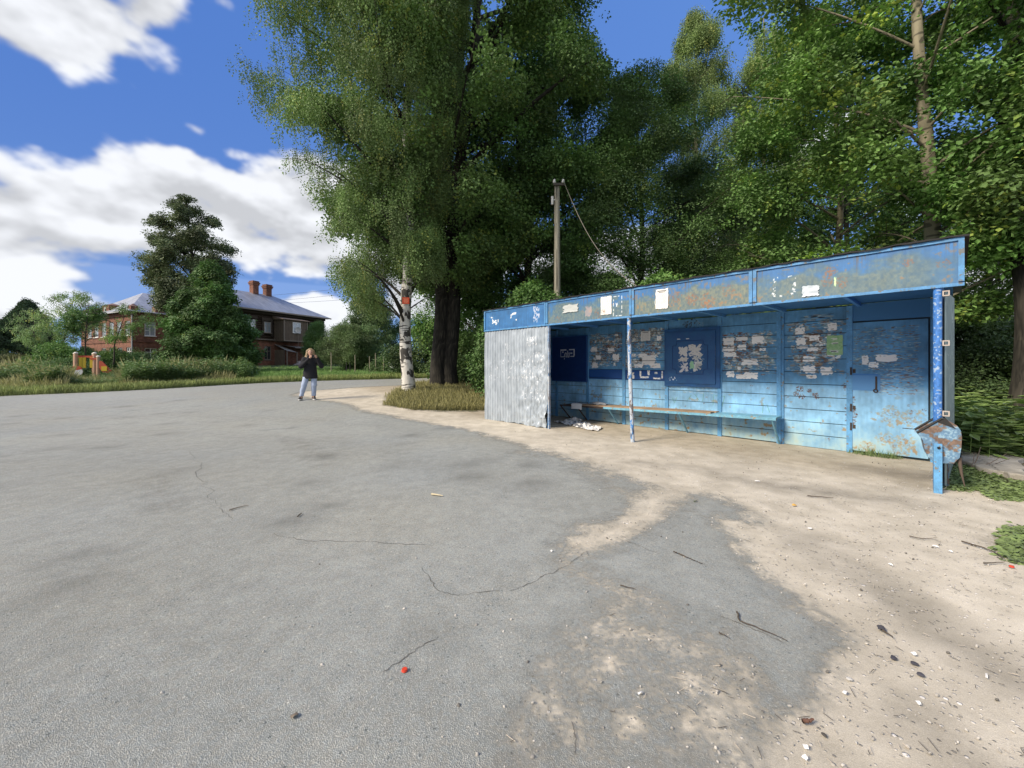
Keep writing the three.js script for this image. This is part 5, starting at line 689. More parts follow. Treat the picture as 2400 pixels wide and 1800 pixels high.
// brick house on the left
{
  const h = thing('brick_house', 'two-storey red brick house with white-framed windows and grey metal hip roof', 'house', V(-44, 1.15, -47), Math.atan2(0.9, 0.44));
  const up = [1.25, 3.35, 5.3, 7.3, 9.4, 11.3].map((t) => [t - 0.6, t + 0.6, 3.7, 5.42]), lowL = [1.0, 3.1, 5.3, 7.3].map((t) => [t - 0.55, t + 0.55, 1.0, 2.3]), upR = [[1.12, 2.2, 3.7, 5.42], [4.4, 5.5, 3.7, 5.42], [7.6, 8.7, 3.7, 5.42]], lowR = [[1.12, 2.3, 0.9, 2.25], [4.4, 5.6, 0.9, 2.25]];
  wallWith('L', 0, 13.6, -0.5, 6.4, [...up, ...lowL], 0.42, brickMat, h); wallWith('R', 0.43, 14, -0.5, 6.4, [...upR, ...lowR], 0.42, brickMat, h);
  obj('wall', metric(box(14, 6.9, 0.4, 7, 2.95, -13.6), 1.9), brickMat, h); obj('wall', metric(box(0.4, 6.9, 12.6, 13.8, 2.95, -6.9), 1.9), brickMat, h); obj('floor_slab', box(13, 0.3, 12.6, 7, 2.9, -6.9), darkWood, h);
  for (const q of up) windowOn('L', ...q, h, whiteMat, skyPane, 'plain'); for (const q of lowL) windowOn('L', ...q, h, whiteMat, darkPane, 'cross'); for (const q of upR) windowOn('R', ...q, h, whiteMat, skyPane, 'tee'); for (const q of lowR) windowOn('R', ...q, h, whiteMat, darkPane, 'cross');
  const trim = std({ map: brickTex, color: rgb(0.7, 0.62, 0.6), roughness: 0.95 });
  obj('string_course', metric(faceBox('L', -0.08, 13.6, 2.92, 3.08, -0.08, -0.003), 1.9), trim, h); obj('string_course', metric(faceBox('R', 0, 14, 2.92, 3.08, -0.08, -0.003), 1.9), trim, h);
  obj('cornice', metric(faceBox('L', -0.16, 13.7, 5.98, 6.4, -0.16, -0.003), 1.9), trim, h); obj('cornice', metric(faceBox('R', 0, 14, 5.98, 6.4, -0.16, -0.003), 1.9), trim, h);
  obj('downpipe', tube([V(-0.1, 0, 0.1), V(-0.1, 6.2, 0.1)], 0.07, 8), std({ color: rgb(0.35, 0.36, 0.38) }), h);
  const roof = obj('roof', hipRoof(-0.6, 14.4, -14.2, 0.6, 6.47, 9.7, 3.65, 11, -6.8), roofMat, h); obj('eave_board', [box(15, 0.1, 0.05, 6.9, 6.42, 0.6), box(0.05, 0.1, 14.8, -0.6, 6.42, -6.8)], std({ color: rgb(0.42, 0.43, 0.45) }), h);
  for (const [x, z, w, d, hh] of [[0.55, -6.6, 1.3, 2.0, 1.1], [0.35, -12.9, 0.8, 0.9, 0.8], [2.4, 0.1, 0.95, 0.7, 0.75], [0.1, -0.1, 0.7, 0.7, 0.6]]) { const a = obj('parapet', metric(box(w, hh, d, x, 6.45 + hh / 2, z), 1.9), brickMat, roof), c = new THREE.ConeGeometry(0.72, 0.35, 4).rotateY(Math.PI / 4).scale(w * 1.05, 1, d * 1.05).translate(x, 6.45 + hh + 0.17, z); a.name = 'parapet'; obj('parapet_cap', c, std({ color: rgb(0.16, 0.1, 0.085) }), roof); }
  obj('attic_window', faceBox('L', 6.4, 6.8, 6.6, 7.35, -0.14, -0.105), whiteMat, h);
}
// log-and-brick house beyond the person
{
  const h = thing('log_house', 'old house with dark log upper floor on brick ground floor under grey metal roof', 'house', V(-30.55, 1.15, -46), Math.atan2(0.917, 0.4));
  const low = [[0.55, 1.4, 0.85, 2.5], [2.57, 3.43, 0.85, 2.5]];
  wallWith('R', -1.5, 11, -0.4, 3.2, low, 0.4, std({ map: brickTex, color: rgb(0.8, 0.72, 0.66), roughness: 0.95 }), h); obj('wall', metric(box(0.4, 3.6, 8, -1.3, 1.4, -4.01), 1.9), brickMat, h); obj('wall', metric(box(0.4, 3.6, 8, 10.8, 1.4, -4.01), 1.9), brickMat, h); obj('wall', metric(box(12.5, 3.6, 0.4, 4.75, 1.4, -8.2), 1.9), brickMat, h);
  for (const q of low) windowOn('R', ...q, h, dimMat, darkPane, 'cross');
  obj('backing_wall', box(12.3, 3.36, 7.6, 4.75, 4.9, -4.1), logMat, h);
  const logs = []; for (let k = 0; k < 13; k++) { const y = 3.38 + k * 0.262, j = (hash(k, 4, 4) - 0.5) * 0.05; logs.push(tube([V(-1.65 + j, y, -0.12), V(11.15 - j, y, -0.12)], 0.135, 8), tube([V(-1.44, y + 0.1, 0.2), V(-1.44, y + 0.1, -8.2)], 0.135, 8), tube([V(10.94, y + 0.1, 0.2), V(10.94, y + 0.1, -8.2)], 0.135, 8)); }
  const lw = obj('log_wall', logs, std({ map: plankTex, color: rgb(0.36, 0.3, 0.26), roughness: 0.95 }), h); lw.userData.kind = 'stuff';
  obj('ledge', metric(box(12.9, 0.12, 0.5, 4.75, 3.26, 0.08)), dimMat, h); obj('frieze', metric(box(12.8, 0.34, 0.3, 4.75, 6.45, 0.14), 1), darkWood, h);
  const up = [[0.48, 1.34, 4.05, 5.5, whiteMat, skyPane], [2.42, 3.28, 4.08, 5.38, std({ color: rgb(0.3, 0.28, 0.26) }), skyPane], [8.86, 9.68, 4.25, 5.4, whiteMat, skyPane]];
  for (const [a, b, c, d, fm, pm] of up) { const wn = windowOn('R', a, b, c, d, h, fm, pm, 'cross', 0.24); obj('casing', [faceBox('R', a - 0.2, a - 0.003, c - 0.3, d + 0.12, -0.14, 0.03), faceBox('R', b + 0.003, b + 0.2, c - 0.3, d + 0.12, -0.14, 0.03), faceBox('R', a - 0.28, b + 0.28, d + 0.123, d + 0.5, -0.17, 0.03)], darkWood, wn); }
  // boarded oriel
  const p = 1.7, or = obj('oriel', metric(box(3.34, 2.62, p, 5.43, 4.42, p / 2 + 0.02), 1.2), woodMat, h);
  obj('oriel_roof', [tris([[3.55, 5.78, p + 0.25], [7.3, 5.78, p + 0.25], [7.3, 6.2, 0], [3.55, 5.78, p + 0.25], [7.3, 6.2, 0], [3.55, 6.2, 0]]), tris([[3.55, 5.78, p + 0.25], [3.55, 6.2, 0], [3.55, 5.74, 0]]), box(3.75, 0.06, p + 0.2, 5.43, 5.755, p / 2 + 0.12)], std({ color: rgb(0.2, 0.15, 0.12), side: 2 }), or);
  obj('corner_board', [box(0.14, 2.6, 0.05, 3.82, 4.42, p + 0.045), box(0.14, 2.6, 0.05, 7.03, 4.42, p + 0.045), box(3.1, 0.12, 0.05, 5.43, 3.18, p + 0.045)], dimMat, or);
  { const fr = (a, b, c, d) => box(b - a, d - c, 0.06, (a + b) / 2, (c + d) / 2, p + 0.06), a = 4.95, b = 6.05, c = 4.15, d = 5.5, wn = obj('window', [fr(a, b, c, c + 0.09), fr(a, b, d - 0.09, d), fr(a, a + 0.09, c + 0.09, d - 0.09), fr(b - 0.09, b, c + 0.09, d - 0.09), fr(5.46, 5.54, c + 0.09, d - 0.09)], whiteMat, h); obj('pane', box(b - a - 0.18, d - c - 0.18, 0.02, (a + b) / 2, (c + d) / 2, p + 0.05), skyPane, wn); }
  // porch
  const pr = obj('porch_roof', [tris([[3.75, 2.75, 0.05], [4.4, 2.7, 0.05], [5.6, 1.75, 1.9], [3.75, 2.75, 0.05], [5.6, 1.75, 1.9], [3.9, 1.95, 2.1]]), tris([[4.4, 2.74, 0.05], [8.4, 2.6, 0.05], [8.4, 2.35, 1.9], [4.4, 2.74, 0.05], [8.4, 2.35, 1.9], [5.2, 2.4, 1.9]])], std({ color: rgb(0.24, 0.24, 0.235), side: 2, roughness: 0.9 }), h);
  obj('porch_edge', box(3.2, 0.09, 0.05, 6.8, 2.35, 1.9), dimMat, pr);
  for (const [x, z, y] of [[4.0, 2.0, 1.95], [5.5, 1.8, 1.8], [6.7, 1.8, 2.38], [8.3, 1.8, 2.35]]) obj('porch_post', box(0.1, y + 0.3, 0.1, x, y / 2 - 0.15, z), dimMat, h);
  obj('porch_side', metric(box(0.08, 2.3, 1.7, 3.85, 0.9, 0.9), 1.2), woodMat, h); obj('porch_door', box(0.95, 2.05, 0.06, 4.7, 0.9, 0.05), std({ color: rgb(0.035, 0.03, 0.028) }), h); obj('porch_wall', metric(box(2.4, 1.0, 0.08, 7.2, 0.35, 1.7), 1.2), darkWood, h);
  const roof = obj('roof', hipRoof(-2.2, 11.7, -8.9, 0.8, 6.68, 9.35, 1.5, 6.5, -4), roofMat, h); obj('eave_board', box(13.9, 0.16, 0.05, 4.75, 6.62, 0.8), std({ color: rgb(0.26, 0.23, 0.2) }), h); obj('soffit', box(13.7, 0.04, 0.75, 4.75, 6.6, 0.42), dimMat, h);
  for (const [x, top, m] of [[4.0, 10.7, rgb(0.8, 0.68, 0.62)], [5.75, 10.55, rgb(0.62, 0.56, 0.52)]]) { const cm = std({ map: brickTex, color: m }), c = obj('chimney', metric(box(0.72, top - 8.5, 0.72, x, (top + 8.5) / 2, -4), 1.5), cm, roof); obj('chimney_cap', [metric(box(0.86, 0.18, 0.86, x, top - 0.3, -4), 1.5), metric(box(0.98, 0.14, 0.98, x, top - 0.13, -4), 1.5), metric(box(0.82, 0.16, 0.82, x, top + 0.05, -4), 1.5)], cm, c); }
  const W = (x, y, z) => h.localToWorld(V(x, y, z)); h.updateMatrixWorld(true);
  const ds = thing('satellite_dish', 'small white satellite dish on a thin pole above the porch of the log house', 'satellite dish', W(5.6, 2.5, 1.9)); const dg = new THREE.LatheGeometry([0, 0.12, 0.24, 0.36].map((q) => new THREE.Vector2(q, q * q * 0.7)), 20).rotateX(Math.PI / 2).rotateY(0.35).translate(0.05, 2.05, 0.1);
  obj('dish', dg, std({ color: rgb(0.6, 0.6, 0.6), side: 2 }), ds); obj('pole', tube([V(0, 0, 0), V(0, 2.05, 0)], 0.025, 6), dimMat, ds); obj('feed_arm', tube([V(0.05, 1.8, 0.1), V(0.2, 1.9, 0.5)], 0.014, 5), dimMat, ds);
  const gc = thing('green_crate', 'green plastic crate hanging in the porch of the log house', 'crate', W(8.0, 0.95, 2.3), h.rotation.y), cm = std({ color: rgb(0.03, 0.24, 0.15), roughness: 0.5 }); obj('crate_body', [box(1.1, 0.5, 0.04, 0, 0.28, 0.2), box(1.1, 0.5, 0.04, 0, 0.28, -0.2), box(0.04, 0.5, 0.36, -0.53, 0.28, 0), box(0.04, 0.5, 0.36, 0.53, 0.28, 0), box(1.02, 0.04, 0.36, 0, 0.05, 0)], cm, gc); for (const x of [-0.36, -0.12, 0.12, 0.36]) obj('rib', box(0.05, 0.5, 0.03, x, 0.28, 0.237), cm, gc); obj('hanger', tube([V(-0.3, 0.53, 0), V(0, 1.4, -0.2), V(0.3, 0.53, 0)], 0.012, 5), dimMat, gc);
  const rb = thing('rubble_pile', 'heap of broken whitish bricks in front of the log house porch', 'rubble', W(5.2, 0, 3.0)), r = rng(87), bl = []; for (let i = 0; i < 170; i++) { const a = r() * 6.283, q = Math.sqrt(r()), y = (1 - q) * 0.85 * r() + 0.05; bl.push(box(0.25, 0.09, 0.13).rotateY(r() * 6).rotateX(r() * 1.4 - 0.7).translate(Math.cos(a) * q * 1.1, y, Math.sin(a) * q * 0.8)); }
  const bm = obj('broken_bricks', bl, std({ color: rgb(0.48, 0.43, 0.4), roughness: 0.95 }), rb); bm.userData.kind = 'stuff'; obj('rubble_core', new THREE.SphereGeometry(1, 14, 8).scale(0.95, 0.6, 0.68), std({ color: rgb(0.4, 0.34, 0.31) }), rb);
}
{
  const h = thing('dark_shed', 'dark wooden building with a low gable roof beyond the garden trees', 'shed', V(xAt(806, 58), 1.4, -58), 0.5);
  obj('wall', metric(box(6.4, 2.6, 8, 0, 1.3, -4), 1.5), std({ map: plankTex, color: rgb(0.6, 0.45, 0.38) }), h); obj('roof', [tris([[-4, 2.4, 0.5], [0, 4.9, 0.5], [0, 4.9, -8.5], [-4, 2.4, 0.5], [0, 4.9, -8.5], [-4, 2.4, -8.5]]), tris([[4, 2.4, 0.5], [0, 4.9, -8.5], [0, 4.9, 0.5], [4, 2.4, 0.5], [4, 2.4, -8.5], [0, 4.9, -8.5]])], std({ color: rgb(0.06, 0.05, 0.045), side: 2 }), h); obj('gable', tris([[-3.2, 2.6, 0.01], [3.2, 2.6, 0.01], [0, 4.6, 0.01]]), std({ map: plankTex, color: rgb(0.6, 0.45, 0.38), side: 2 }), h);
}
// coloured play frame half hidden in the weeds
{
  const d = 21, o = thing('play_frame', 'red and yellow wooden play frame half hidden in the roadside weeds', 'play frame', gnd(xAt(208, d), d), 0.35), X = (px) => (px - 208) * d / F * 0.84, Y = (py) => EYE + (CY - py) / F * d - o.position.y;
  const wood = std({ color: rgb(0.42, 0.27, 0.19), roughness: 0.9 }), yel = std({ color: rgb(0.62, 0.45, 0.04), roughness: 0.7 }), red = std({ color: rgb(0.48, 0.09, 0.045), roughness: 0.7 });
  for (const [px, z, py] of [[179, 0, 829], [187.5, 0.25, 828], [219, 0, 829], [227.5, 0.25, 828], [239, 0.4, 836]]) { const q = obj('post', tube([V(X(px), -0.05, z), V(X(px), Y(py), z)], 0.075, 9), wood, o); obj('cap', new THREE.SphereGeometry(0.085, 10, 6).scale(1, 0.7, 1).translate(X(px), Y(py), z), std({ color: rgb(0.7, 0.66, 0.6) }), q); }
  obj('rail', box(X(220) - X(187), 0.1, 0.06, X(203.5), Y(836), 0.12), red, o); obj('rail', box(X(240) - X(219), 0.09, 0.06, X(229), Y(841), 0.3), red, o);
  for (const [a, b] of [[193, 199], [200.5, 207], [216, 222], [222.6, 228.5]]) obj('panel', box(X(b) - X(a), Y(838) - Y(862), 0.05, X((a + b) / 2), Y(850), 0.2), yel, o);
  const s = new THREE.Shape([[X(243), Y(847)], [X(248), Y(847)], [X(268), Y(869)], [X(264), Y(874)], [X(250), Y(872)], [X(243), Y(862)]].map((q) => new THREE.Vector2(...q))); obj('slide_side', new THREE.ExtrudeGeometry(s, { depth: 0.06, bevelSize: 0.01, bevelThickness: 0.01 }).translate(0, 0, 0.4), red, o); obj('slide_panel', box(0.22, 0.24, 0.03, X(254), Y(864), 0.49), yel, o);
  obj('round_board', new THREE.CylinderGeometry(0.21, 0.21, 0.05, 20).rotateX(Math.PI / 2).translate(X(204), Y(871), 0.75), std({ color: rgb(0.72, 0.72, 0.74) }), o); obj('red_top', new THREE.CylinderGeometry(0.215, 0.215, 0.055, 20, 1, false, -1.1, 2.2).rotateX(Math.PI / 2).rotateZ(2.9).translate(X(203), Y(867), 0.752), red, o);
}
// garden stakes, dish, pole, wires
{
  const pale = std({ color: rgb(0.3, 0.27, 0.2) }), black = std({ color: rgb(0.02, 0.02, 0.02) }); let first;
  const names = { 776: 'pale thin garden stake just right of the person', 812: 'black garden stake, left one of the dark pair', 820: 'black garden stake, right one of the dark pair', 832: 'pale garden stake just right of the dark pair', 866: 'pale garden stake midway between the dark pair and the birch', 880: 'pale garden stake left of the big round dish', 899: 'pale garden stake close beside the big round dish' };
  for (const [px, top, dk] of [[776, 826, 0], [812, 849, 1], [820, 849, 1], [832, 832, 0], [866, 835, 0], [880, 828, 0], [899, 834, 0]]) { const d = 30, p = gnd(xAt(px, d), d, -0.1), hh = EYE + (CY - top) / F * d - p.y, m = obj('garden_stake', tube([V(0, 0, 0), V(0.015, hh * 0.5, 0), V(0, hh, 0.01)], [0.035, 0.032, 0.028], 7), dk ? black : pale); m.position.copy(p); tag(m, names[px], 'stake', 'garden stakes across the road'); }
  const dd = 28.6, dp = gnd(xAt(927, dd), dd), ds = thing('large_dish', 'large grey green dish half hidden behind the birch trunk across the road', 'satellite dish', dp, -0.4);
  obj('dish', new THREE.LatheGeometry([0, 0.15, 0.3, 0.45, 0.57].map((q) => new THREE.Vector2(q, q * q * 0.42)), 28).rotateX(Math.PI / 2).rotateX(-0.15).translate(0, 0.98, 0), std({ color: rgb(0.26, 0.33, 0.31), roughness: 0.5, side: 2 }), ds); obj('mount', [tube([V(0, 0, -0.2), V(0, 0.95, -0.06)], 0.035, 7)], dimMat, ds);
  const pd = 15, pp = gnd(xAt(1306, pd), pd, -0.2), po = thing('utility_pole', 'weathered grey wooden utility pole behind the shelter', 'utility pole', pp), top = EYE + (CY - 432) / F * pd - pp.y;
  const poleTex = pixelTex(128, 512, (u, v) => { const f = fbm2(u * 26, v * 5, 4, 121), c = noise2(u * 9, v * 3, 125) < 0.2 ? 0.5 : 1, k = (0.72 + 0.5 * f) * c; return [152 * k, 148 * k, 134 * k]; }); poleTex.repeat.set(1, 0.3);
  obj('shaft', tube([V(0.02, 0, 0), V(0, top / 2, 0), V(-0.01, top, 0)], [0.13, 0.118, 0.1], 14), std({ map: poleTex, bumpMap: poleTex, bumpScale: 0.01 }), po); obj('crossarm', box(0.4, 0.08, 0.08, 0.03, top - 0.06, 0.13), std({ color: rgb(0.07, 0.06, 0.05) }), po);
  for (const x of [-0.12, 0.2]) obj('insulator', new THREE.LatheGeometry([[0, 0], [0.05, 0], [0.06, 0.05], [0.035, 0.07], [0.05, 0.1], [0.03, 0.14], [0, 0.15]].map((q) => new THREE.Vector2(...q)), 12).translate(x, top - 0.015, 0.13), std({ color: rgb(0.7, 0.7, 0.68), roughness: 0.3 }), po); obj('bracket', [box(0.08, 0.3, 0.07, -0.19, top - 0.62, 0.05), box(0.1, 0.03, 0.05, -0.13, top - 0.6, 0.05)], std({ color: rgb(0.6, 0.6, 0.58) }), po);
  const a = V(pp.x + 0.2, pp.y + top + 0.1, pp.z + 0.13), b = toWorld(4.0, 2.8, -1.3), pts = []; for (let i = 0; i <= 20; i++) { const t = i / 20, q = a.clone().lerp(b, t); q.y -= Math.sin(Math.PI * t) * 0.7; pts.push(q); }
  const drop = obj('service_wire', tube(pts, 0.011, 5), std({ color: rgb(0.16, 0.15, 0.13) })); tag(drop, 'pale wire sagging from the utility pole to the shelter roof', 'wire');
  [['highest', 690, 684, 800, 671], ['middle', 695, 697, 805, 684], ['lowest', 700, 705, 805, 697]].forEach(([w, x0, y0, x1, y1]) => { const p0 = at(600, lerp(y0, y1, (600 - x0) / (x1 - x0)), 66), p1 = at(1010, lerp(y0, y1, (1010 - x0) / (x1 - x0)), 58), q = []; for (let i = 0; i <= 16; i++) { const t = i / 16, k = p0.clone().lerp(p1, t); k.y -= Math.sin(Math.PI * t) * 0.35; q.push(k); } tag(obj('power_line', tube(q, 0.018, 4), std({ color: rgb(0.05, 0.06, 0.08) })), w + ' of the three thin power lines right of the chimneys', 'power line'); });
  // red sign nailed on the birch
  const sd = 15.28, c = at(951, 704.5, sd), sg = thing('red_sign', 'small faded red metal sign nailed to the birch trunk', 'sign', c, 0.25), st = canvasTex(128, 128, (g) => { g.fillStyle = 'rgb(206,78,44)'; g.fillRect(0, 0, 128, 128); const r = rng(2); blotch(g, r, 64, 64, 90, [184, 66, 36], 60, 0.2); g.fillStyle = 'rgba(240,190,160,0.75)'; for (const [y, w] of [[26, 84], [44, 60], [64, 90], [82, 70], [100, 50]]) for (let x = 64 - w / 2; x < 64 + w / 2; x += 11) g.fillRect(x, y, 8, 9); });
  obj('plate', box(0.26, 0.25, 0.012), std({ map: st, roughness: 0.6 }), sg); obj('nail', [tube([V(0, 0.1, 0.004), V(0, 0.1, 0.016)], 0.008, 6)], dimMat, sg);
}
// ───────────────────────── the person ─────────────────────────
function surfaceNet(f, lo, hi, cell) {                                     // smooth mesh of f = 0
  const n = [0, 1, 2].map((i) => Math.ceil((hi[i] - lo[i]) / cell) + 1), [nx, ny, nz] = n, val = new Float32Array(nx * ny * nz), id = new Int32Array(nx * ny * nz).fill(-1), I = (x, y, z) => (z * ny + y) * nx + x;
  for (let z = 0; z < nz; z++) for (let y = 0; y < ny; y++) for (let x = 0; x < nx; x++) val[I(x, y, z)] = f(lo[0] + x * cell, lo[1] + y * cell, lo[2] + z * cell);
  const pos = [], idx = [], C = [[0, 0, 0], [1, 0, 0], [0, 1, 0], [1, 1, 0], [0, 0, 1], [1, 0, 1], [0, 1, 1], [1, 1, 1]], E = []; for (let a = 0; a < 8; a++) for (const b of [1, 2, 4]) if (!(a & b)) E.push([a, a | b]);
  for (let z = 0; z < nz - 1; z++) for (let y = 0; y < ny - 1; y++) for (let x = 0; x < nx - 1; x++) {
    let k = 0, sx = 0, sy = 0, sz = 0; const v = C.map(([a, b, c]) => val[I(x + a, y + b, z + c)]);
    for (const [a, b] of E) if ((v[a] < 0) !== (v[b] < 0)) { const t = v[a] / (v[a] - v[b]); sx += lerp(C[a][0], C[b][0], t); sy += lerp(C[a][1], C[b][1], t); sz += lerp(C[a][2], C[b][2], t); k++; }
    if (k) { id[I(x, y, z)] = pos.length / 3; pos.push(lo[0] + (x + sx / k) * cell, lo[1] + (y + sy / k) * cell, lo[2] + (z + sz / k) * cell); }
  }
  const q = (a, b, c, d, flip) => { if (a < 0 || b < 0 || c < 0 || d < 0) return; flip ? idx.push(a, c, b, a, d, c) : idx.push(a, b, c, a, c, d); };
  for (let z = 1; z < nz - 1; z++) for (let y = 1; y < ny - 1; y++) for (let x = 1; x < nx - 1; x++) {
    const v = val[I(x, y, z)] < 0;
    if (v !== val[I(x + 1, y, z)] < 0) q(id[I(x, y - 1, z - 1)], id[I(x, y, z - 1)], id[I(x, y, z)], id[I(x, y - 1, z)], !v);
    if (v !== val[I(x, y + 1, z)] < 0) q(id[I(x - 1, y, z - 1)], id[I(x - 1, y, z)], id[I(x, y, z)], id[I(x, y, z - 1)], !v);
    if (v !== val[I(x, y, z + 1)] < 0) q(id[I(x - 1, y - 1, z)], id[I(x, y - 1, z)], id[I(x, y, z)], id[I(x - 1, y, z)], !v);
  }
  const g = new THREE.BufferGeometry(); g.setAttribute('position', new THREE.Float32BufferAttribute(pos, 3)); g.setAttribute('uv', new THREE.Float32BufferAttribute(pos.length / 3 * 2, 2)); g.setAttribute('uv', new THREE.Float32BufferAttribute(new Float32Array(pos.length / 3 * 2), 2)); g.setIndex(idx); g.computeVertexNormals(); return g;
}
const limb = (a, b, ra, rb, fz = 1) => (x, y, z) => { const bx = b[0] - a[0], by = b[1] - a[1], bz = b[2] - a[2], t = clamp(((x - a[0]) * bx + (y - a[1]) * by + (z - a[2]) * bz) / (bx * bx + by * by + bz * bz || 1)); return Math.hypot(x - a[0] - bx * t, y - a[1] - by * t, (z - a[2] - bz * t) * fz) - lerp(ra, rb, t); };
const blob = (list, k) => (x, y, z) => { let d = 9; for (const f of list) { const e = f(x, y, z), h = Math.max(k - Math.abs(d - e), 0) / k; d = Math.min(d, e) - h * h * k * 0.25; } return d; };
{
  const pd = 13.5, base = gnd(xAt(727, pd), pd, 0.012), o = thing('person', 'person with long blond hair in dark sweatshirt and light jeans photographing with both hands', 'person', base, Math.atan2(-base.x, pd) * 0.92);
  const HR = [-0.09, 0.88, 0], HL = [0.1, 0.88, 0], KR = [-0.18, 0.49, 0.04], KL = [0.115, 0.49, 0.05], AR = [-0.275, 0.09, -0.02], AL = [0.105, 0.09, 0], SR = [-0.18, 1.345, 0], SLf = [0.19, 1.345, 0], ER = [-0.265, 1.11, 0.1], EL = [0.34, 1.12, 0.09], WR = [-0.02, 1.375, 0.25], WL = [0.215, 1.39, 0.24];
  const skin = std({ color: rgb(0.5, 0.3, 0.22), roughness: 0.6 });
  const body = surfaceNet(blob([limb([0, 1.3, 0], [0, 0.9, 0], 0.11, 0.12), limb([0, 1.28, 0], [0.005, 1.46, 0.02], 0.06, 0.052), limb(SR, ER, 0.05, 0.042), limb(ER, WR, 0.042, 0.03), limb(SLf, EL, 0.05, 0.042), limb(EL, WL, 0.042, 0.03), limb(HR, KR, 0.085, 0.055), limb(KR, AR, 0.055, 0.037), limb(HL, KL, 0.085, 0.055), limb(KL, AL, 0.055, 0.037), limb(AR, [-0.28, 0.05, 0.08], 0.035, 0.03), limb(AL, [0.115, 0.05, 0.1], 0.035, 0.03), limb(SR, SLf, 0.055, 0.055)], 0.05), [-0.42, 0, -0.2], [0.46, 1.5, 0.4], 0.017);
  const hc = [0.005, 1.565, 0.03];
  const head = surfaceNet(blob([limb([hc[0], hc[1] + 0.02, hc[2] - 0.012], [hc[0], hc[1] + 0.02, hc[2] - 0.01], 0.094, 0.094, 0.95), limb([hc[0], hc[1] - 0.03, hc[2] + 0.02], [hc[0], hc[1] - 0.085, hc[2] + 0.045], 0.066, 0.036), limb([hc[0], hc[1] + 0.012, hc[2] + 0.09], [hc[0], hc[1] - 0.026, hc[2] + 0.107], 0.01, 0.015), limb([hc[0] - 0.018, hc[1] - 0.058, hc[2] + 0.082], [hc[0] + 0.018, hc[1] - 0.058, hc[2] + 0.082], 0.009, 0.009), limb([-0.09 + hc[0], hc[1] - 0.01, hc[2] - 0.01], [-0.092 + hc[0], hc[1] + 0.025, hc[2] - 0.015], 0.013, 0.016), limb([0.09 + hc[0], hc[1] - 0.01, hc[2] - 0.01], [0.092 + hc[0], hc[1] + 0.025, hc[2] - 0.015], 0.013, 0.016), limb([0.005, 1.4, 0.01], [0.005, 1.5, 0.02], 0.05, 0.05)], 0.02), [-0.13, 1.39, -0.12], [0.14, 1.69, 0.18], 0.006);
  const PH = [0.1, 1.445, 0.315];                                           // centre of the phone
  function hand(W, s) {                                                     // palm, four curled fingers of unequal length, thumb off the side
    const edge = [PH[0] + s * 0.062, PH[1], PH[2]], parts = [], pc = [lerp(W[0], edge[0], 0.62), lerp(W[1], edge[1], 0.62), lerp(W[2], edge[2], 0.55)];
    parts.push(limb(W, pc, 0.026, 0.03), limb([pc[0], pc[1] - 0.02, pc[2]], [pc[0] + s * 0.004, pc[1] + 0.024, pc[2] + 0.01], 0.022, 0.02));
    [0.034, 0.013, -0.008, -0.028].forEach((dy, i) => { const L = [0.9, 1.05, 1, 0.8][i], a = [pc[0] + s * 0.012, pc[1] + dy, pc[2] + 0.022], b = [edge[0] + s * 0.022, PH[1] + dy * 0.9, PH[2] + 0.004], c = [edge[0] + s * 0.008 - s * 0.022 * L, PH[1] + dy * 0.85, PH[2] + 0.02]; parts.push(limb(a, b, 0.0105, 0.0095), limb(b, c, 0.0095, 0.008)); });
    parts.push(limb([pc[0] - s * 0.01, pc[1] - 0.02, pc[2]], [pc[0] - s * 0.012, PH[1] - 0.046, PH[2] - 0.03], 0.0125, 0.011), limb([pc[0] - s * 0.012, PH[1] - 0.046, PH[2] - 0.03], [edge[0] - s * 0.03, PH[1] - 0.03, PH[2] - 0.016], 0.011, 0.009));
    const lo = [Math.min(W[0], edge[0]) - 0.07, PH[1] - 0.12, Math.min(W[2], PH[2]) - 0.06], hi = [Math.max(W[0], edge[0]) + 0.07, PH[1] + 0.09, PH[2] + 0.06]; return surfaceNet(blob(parts, 0.008), lo, hi, 0.005);
  }
  obj('body', [body, head, hand(WR, -1), hand(WL, 1)], skin, o);
  const wob = (f, a, s) => (x, y, z) => f(x, y, z) + (fbm3(x * s + 5, y * s, z * s, 2) - 0.5) * a;
  const navy = std({ color: rgb(0.011, 0.012, 0.017), roughness: 0.95 });
  obj('sweatshirt', surfaceNet(wob((x, y, z) => Math.max(blob([limb([0, 1.25, -0.005], [0.005, 0.76, 0], 0.178, 0.222, 1.42), limb([-0.13, 1.325, 0], [0.14, 1.325, 0], 0.095, 0.095, 1.1), limb(SR, ER, 0.072, 0.064), limb(ER, WR, 0.062, 0.045), limb(SLf, EL, 0.072, 0.064), limb(EL, WL, 0.062, 0.045), limb([0, 1.37, 0], [0, 1.42, 0.01], 0.085, 0.078)], 0.06)(x, y, z), 0.705 - y), 0.018, 11), [-0.48, 0.68, -0.24], [0.5, 1.5, 0.36], 0.014), navy, o);
  const hood = new THREE.TorusGeometry(0.095, 0.035, 8, 20).scale(1, 1, 0.8).rotateX(Math.PI / 2 - 0.35).translate(0, 1.405, -0.01); obj('hood', hood, navy, o);
  const denim = pixelTex(64, 64, () => [150, 164, 190]);
  obj('jeans', surfaceNet(wob((x, y, z) => Math.max(blob([limb([-0.05, 0.86, 0], [0.06, 0.86, 0], 0.135, 0.135, 1.15), limb(HR, KR, 0.108, 0.083), limb(KR, AR, 0.082, 0.066), limb(HL, KL, 0.108, 0.083), limb(KL, AL, 0.082, 0.066)], 0.03)(x, y, z), 0.125 - y, y - 0.77), 0.022, 13), [-0.42, 0.1, -0.2], [0.3, 0.98, 0.24], 0.014), std({ color: rgb(0.34, 0.41, 0.56), roughness: 0.9 }), o);
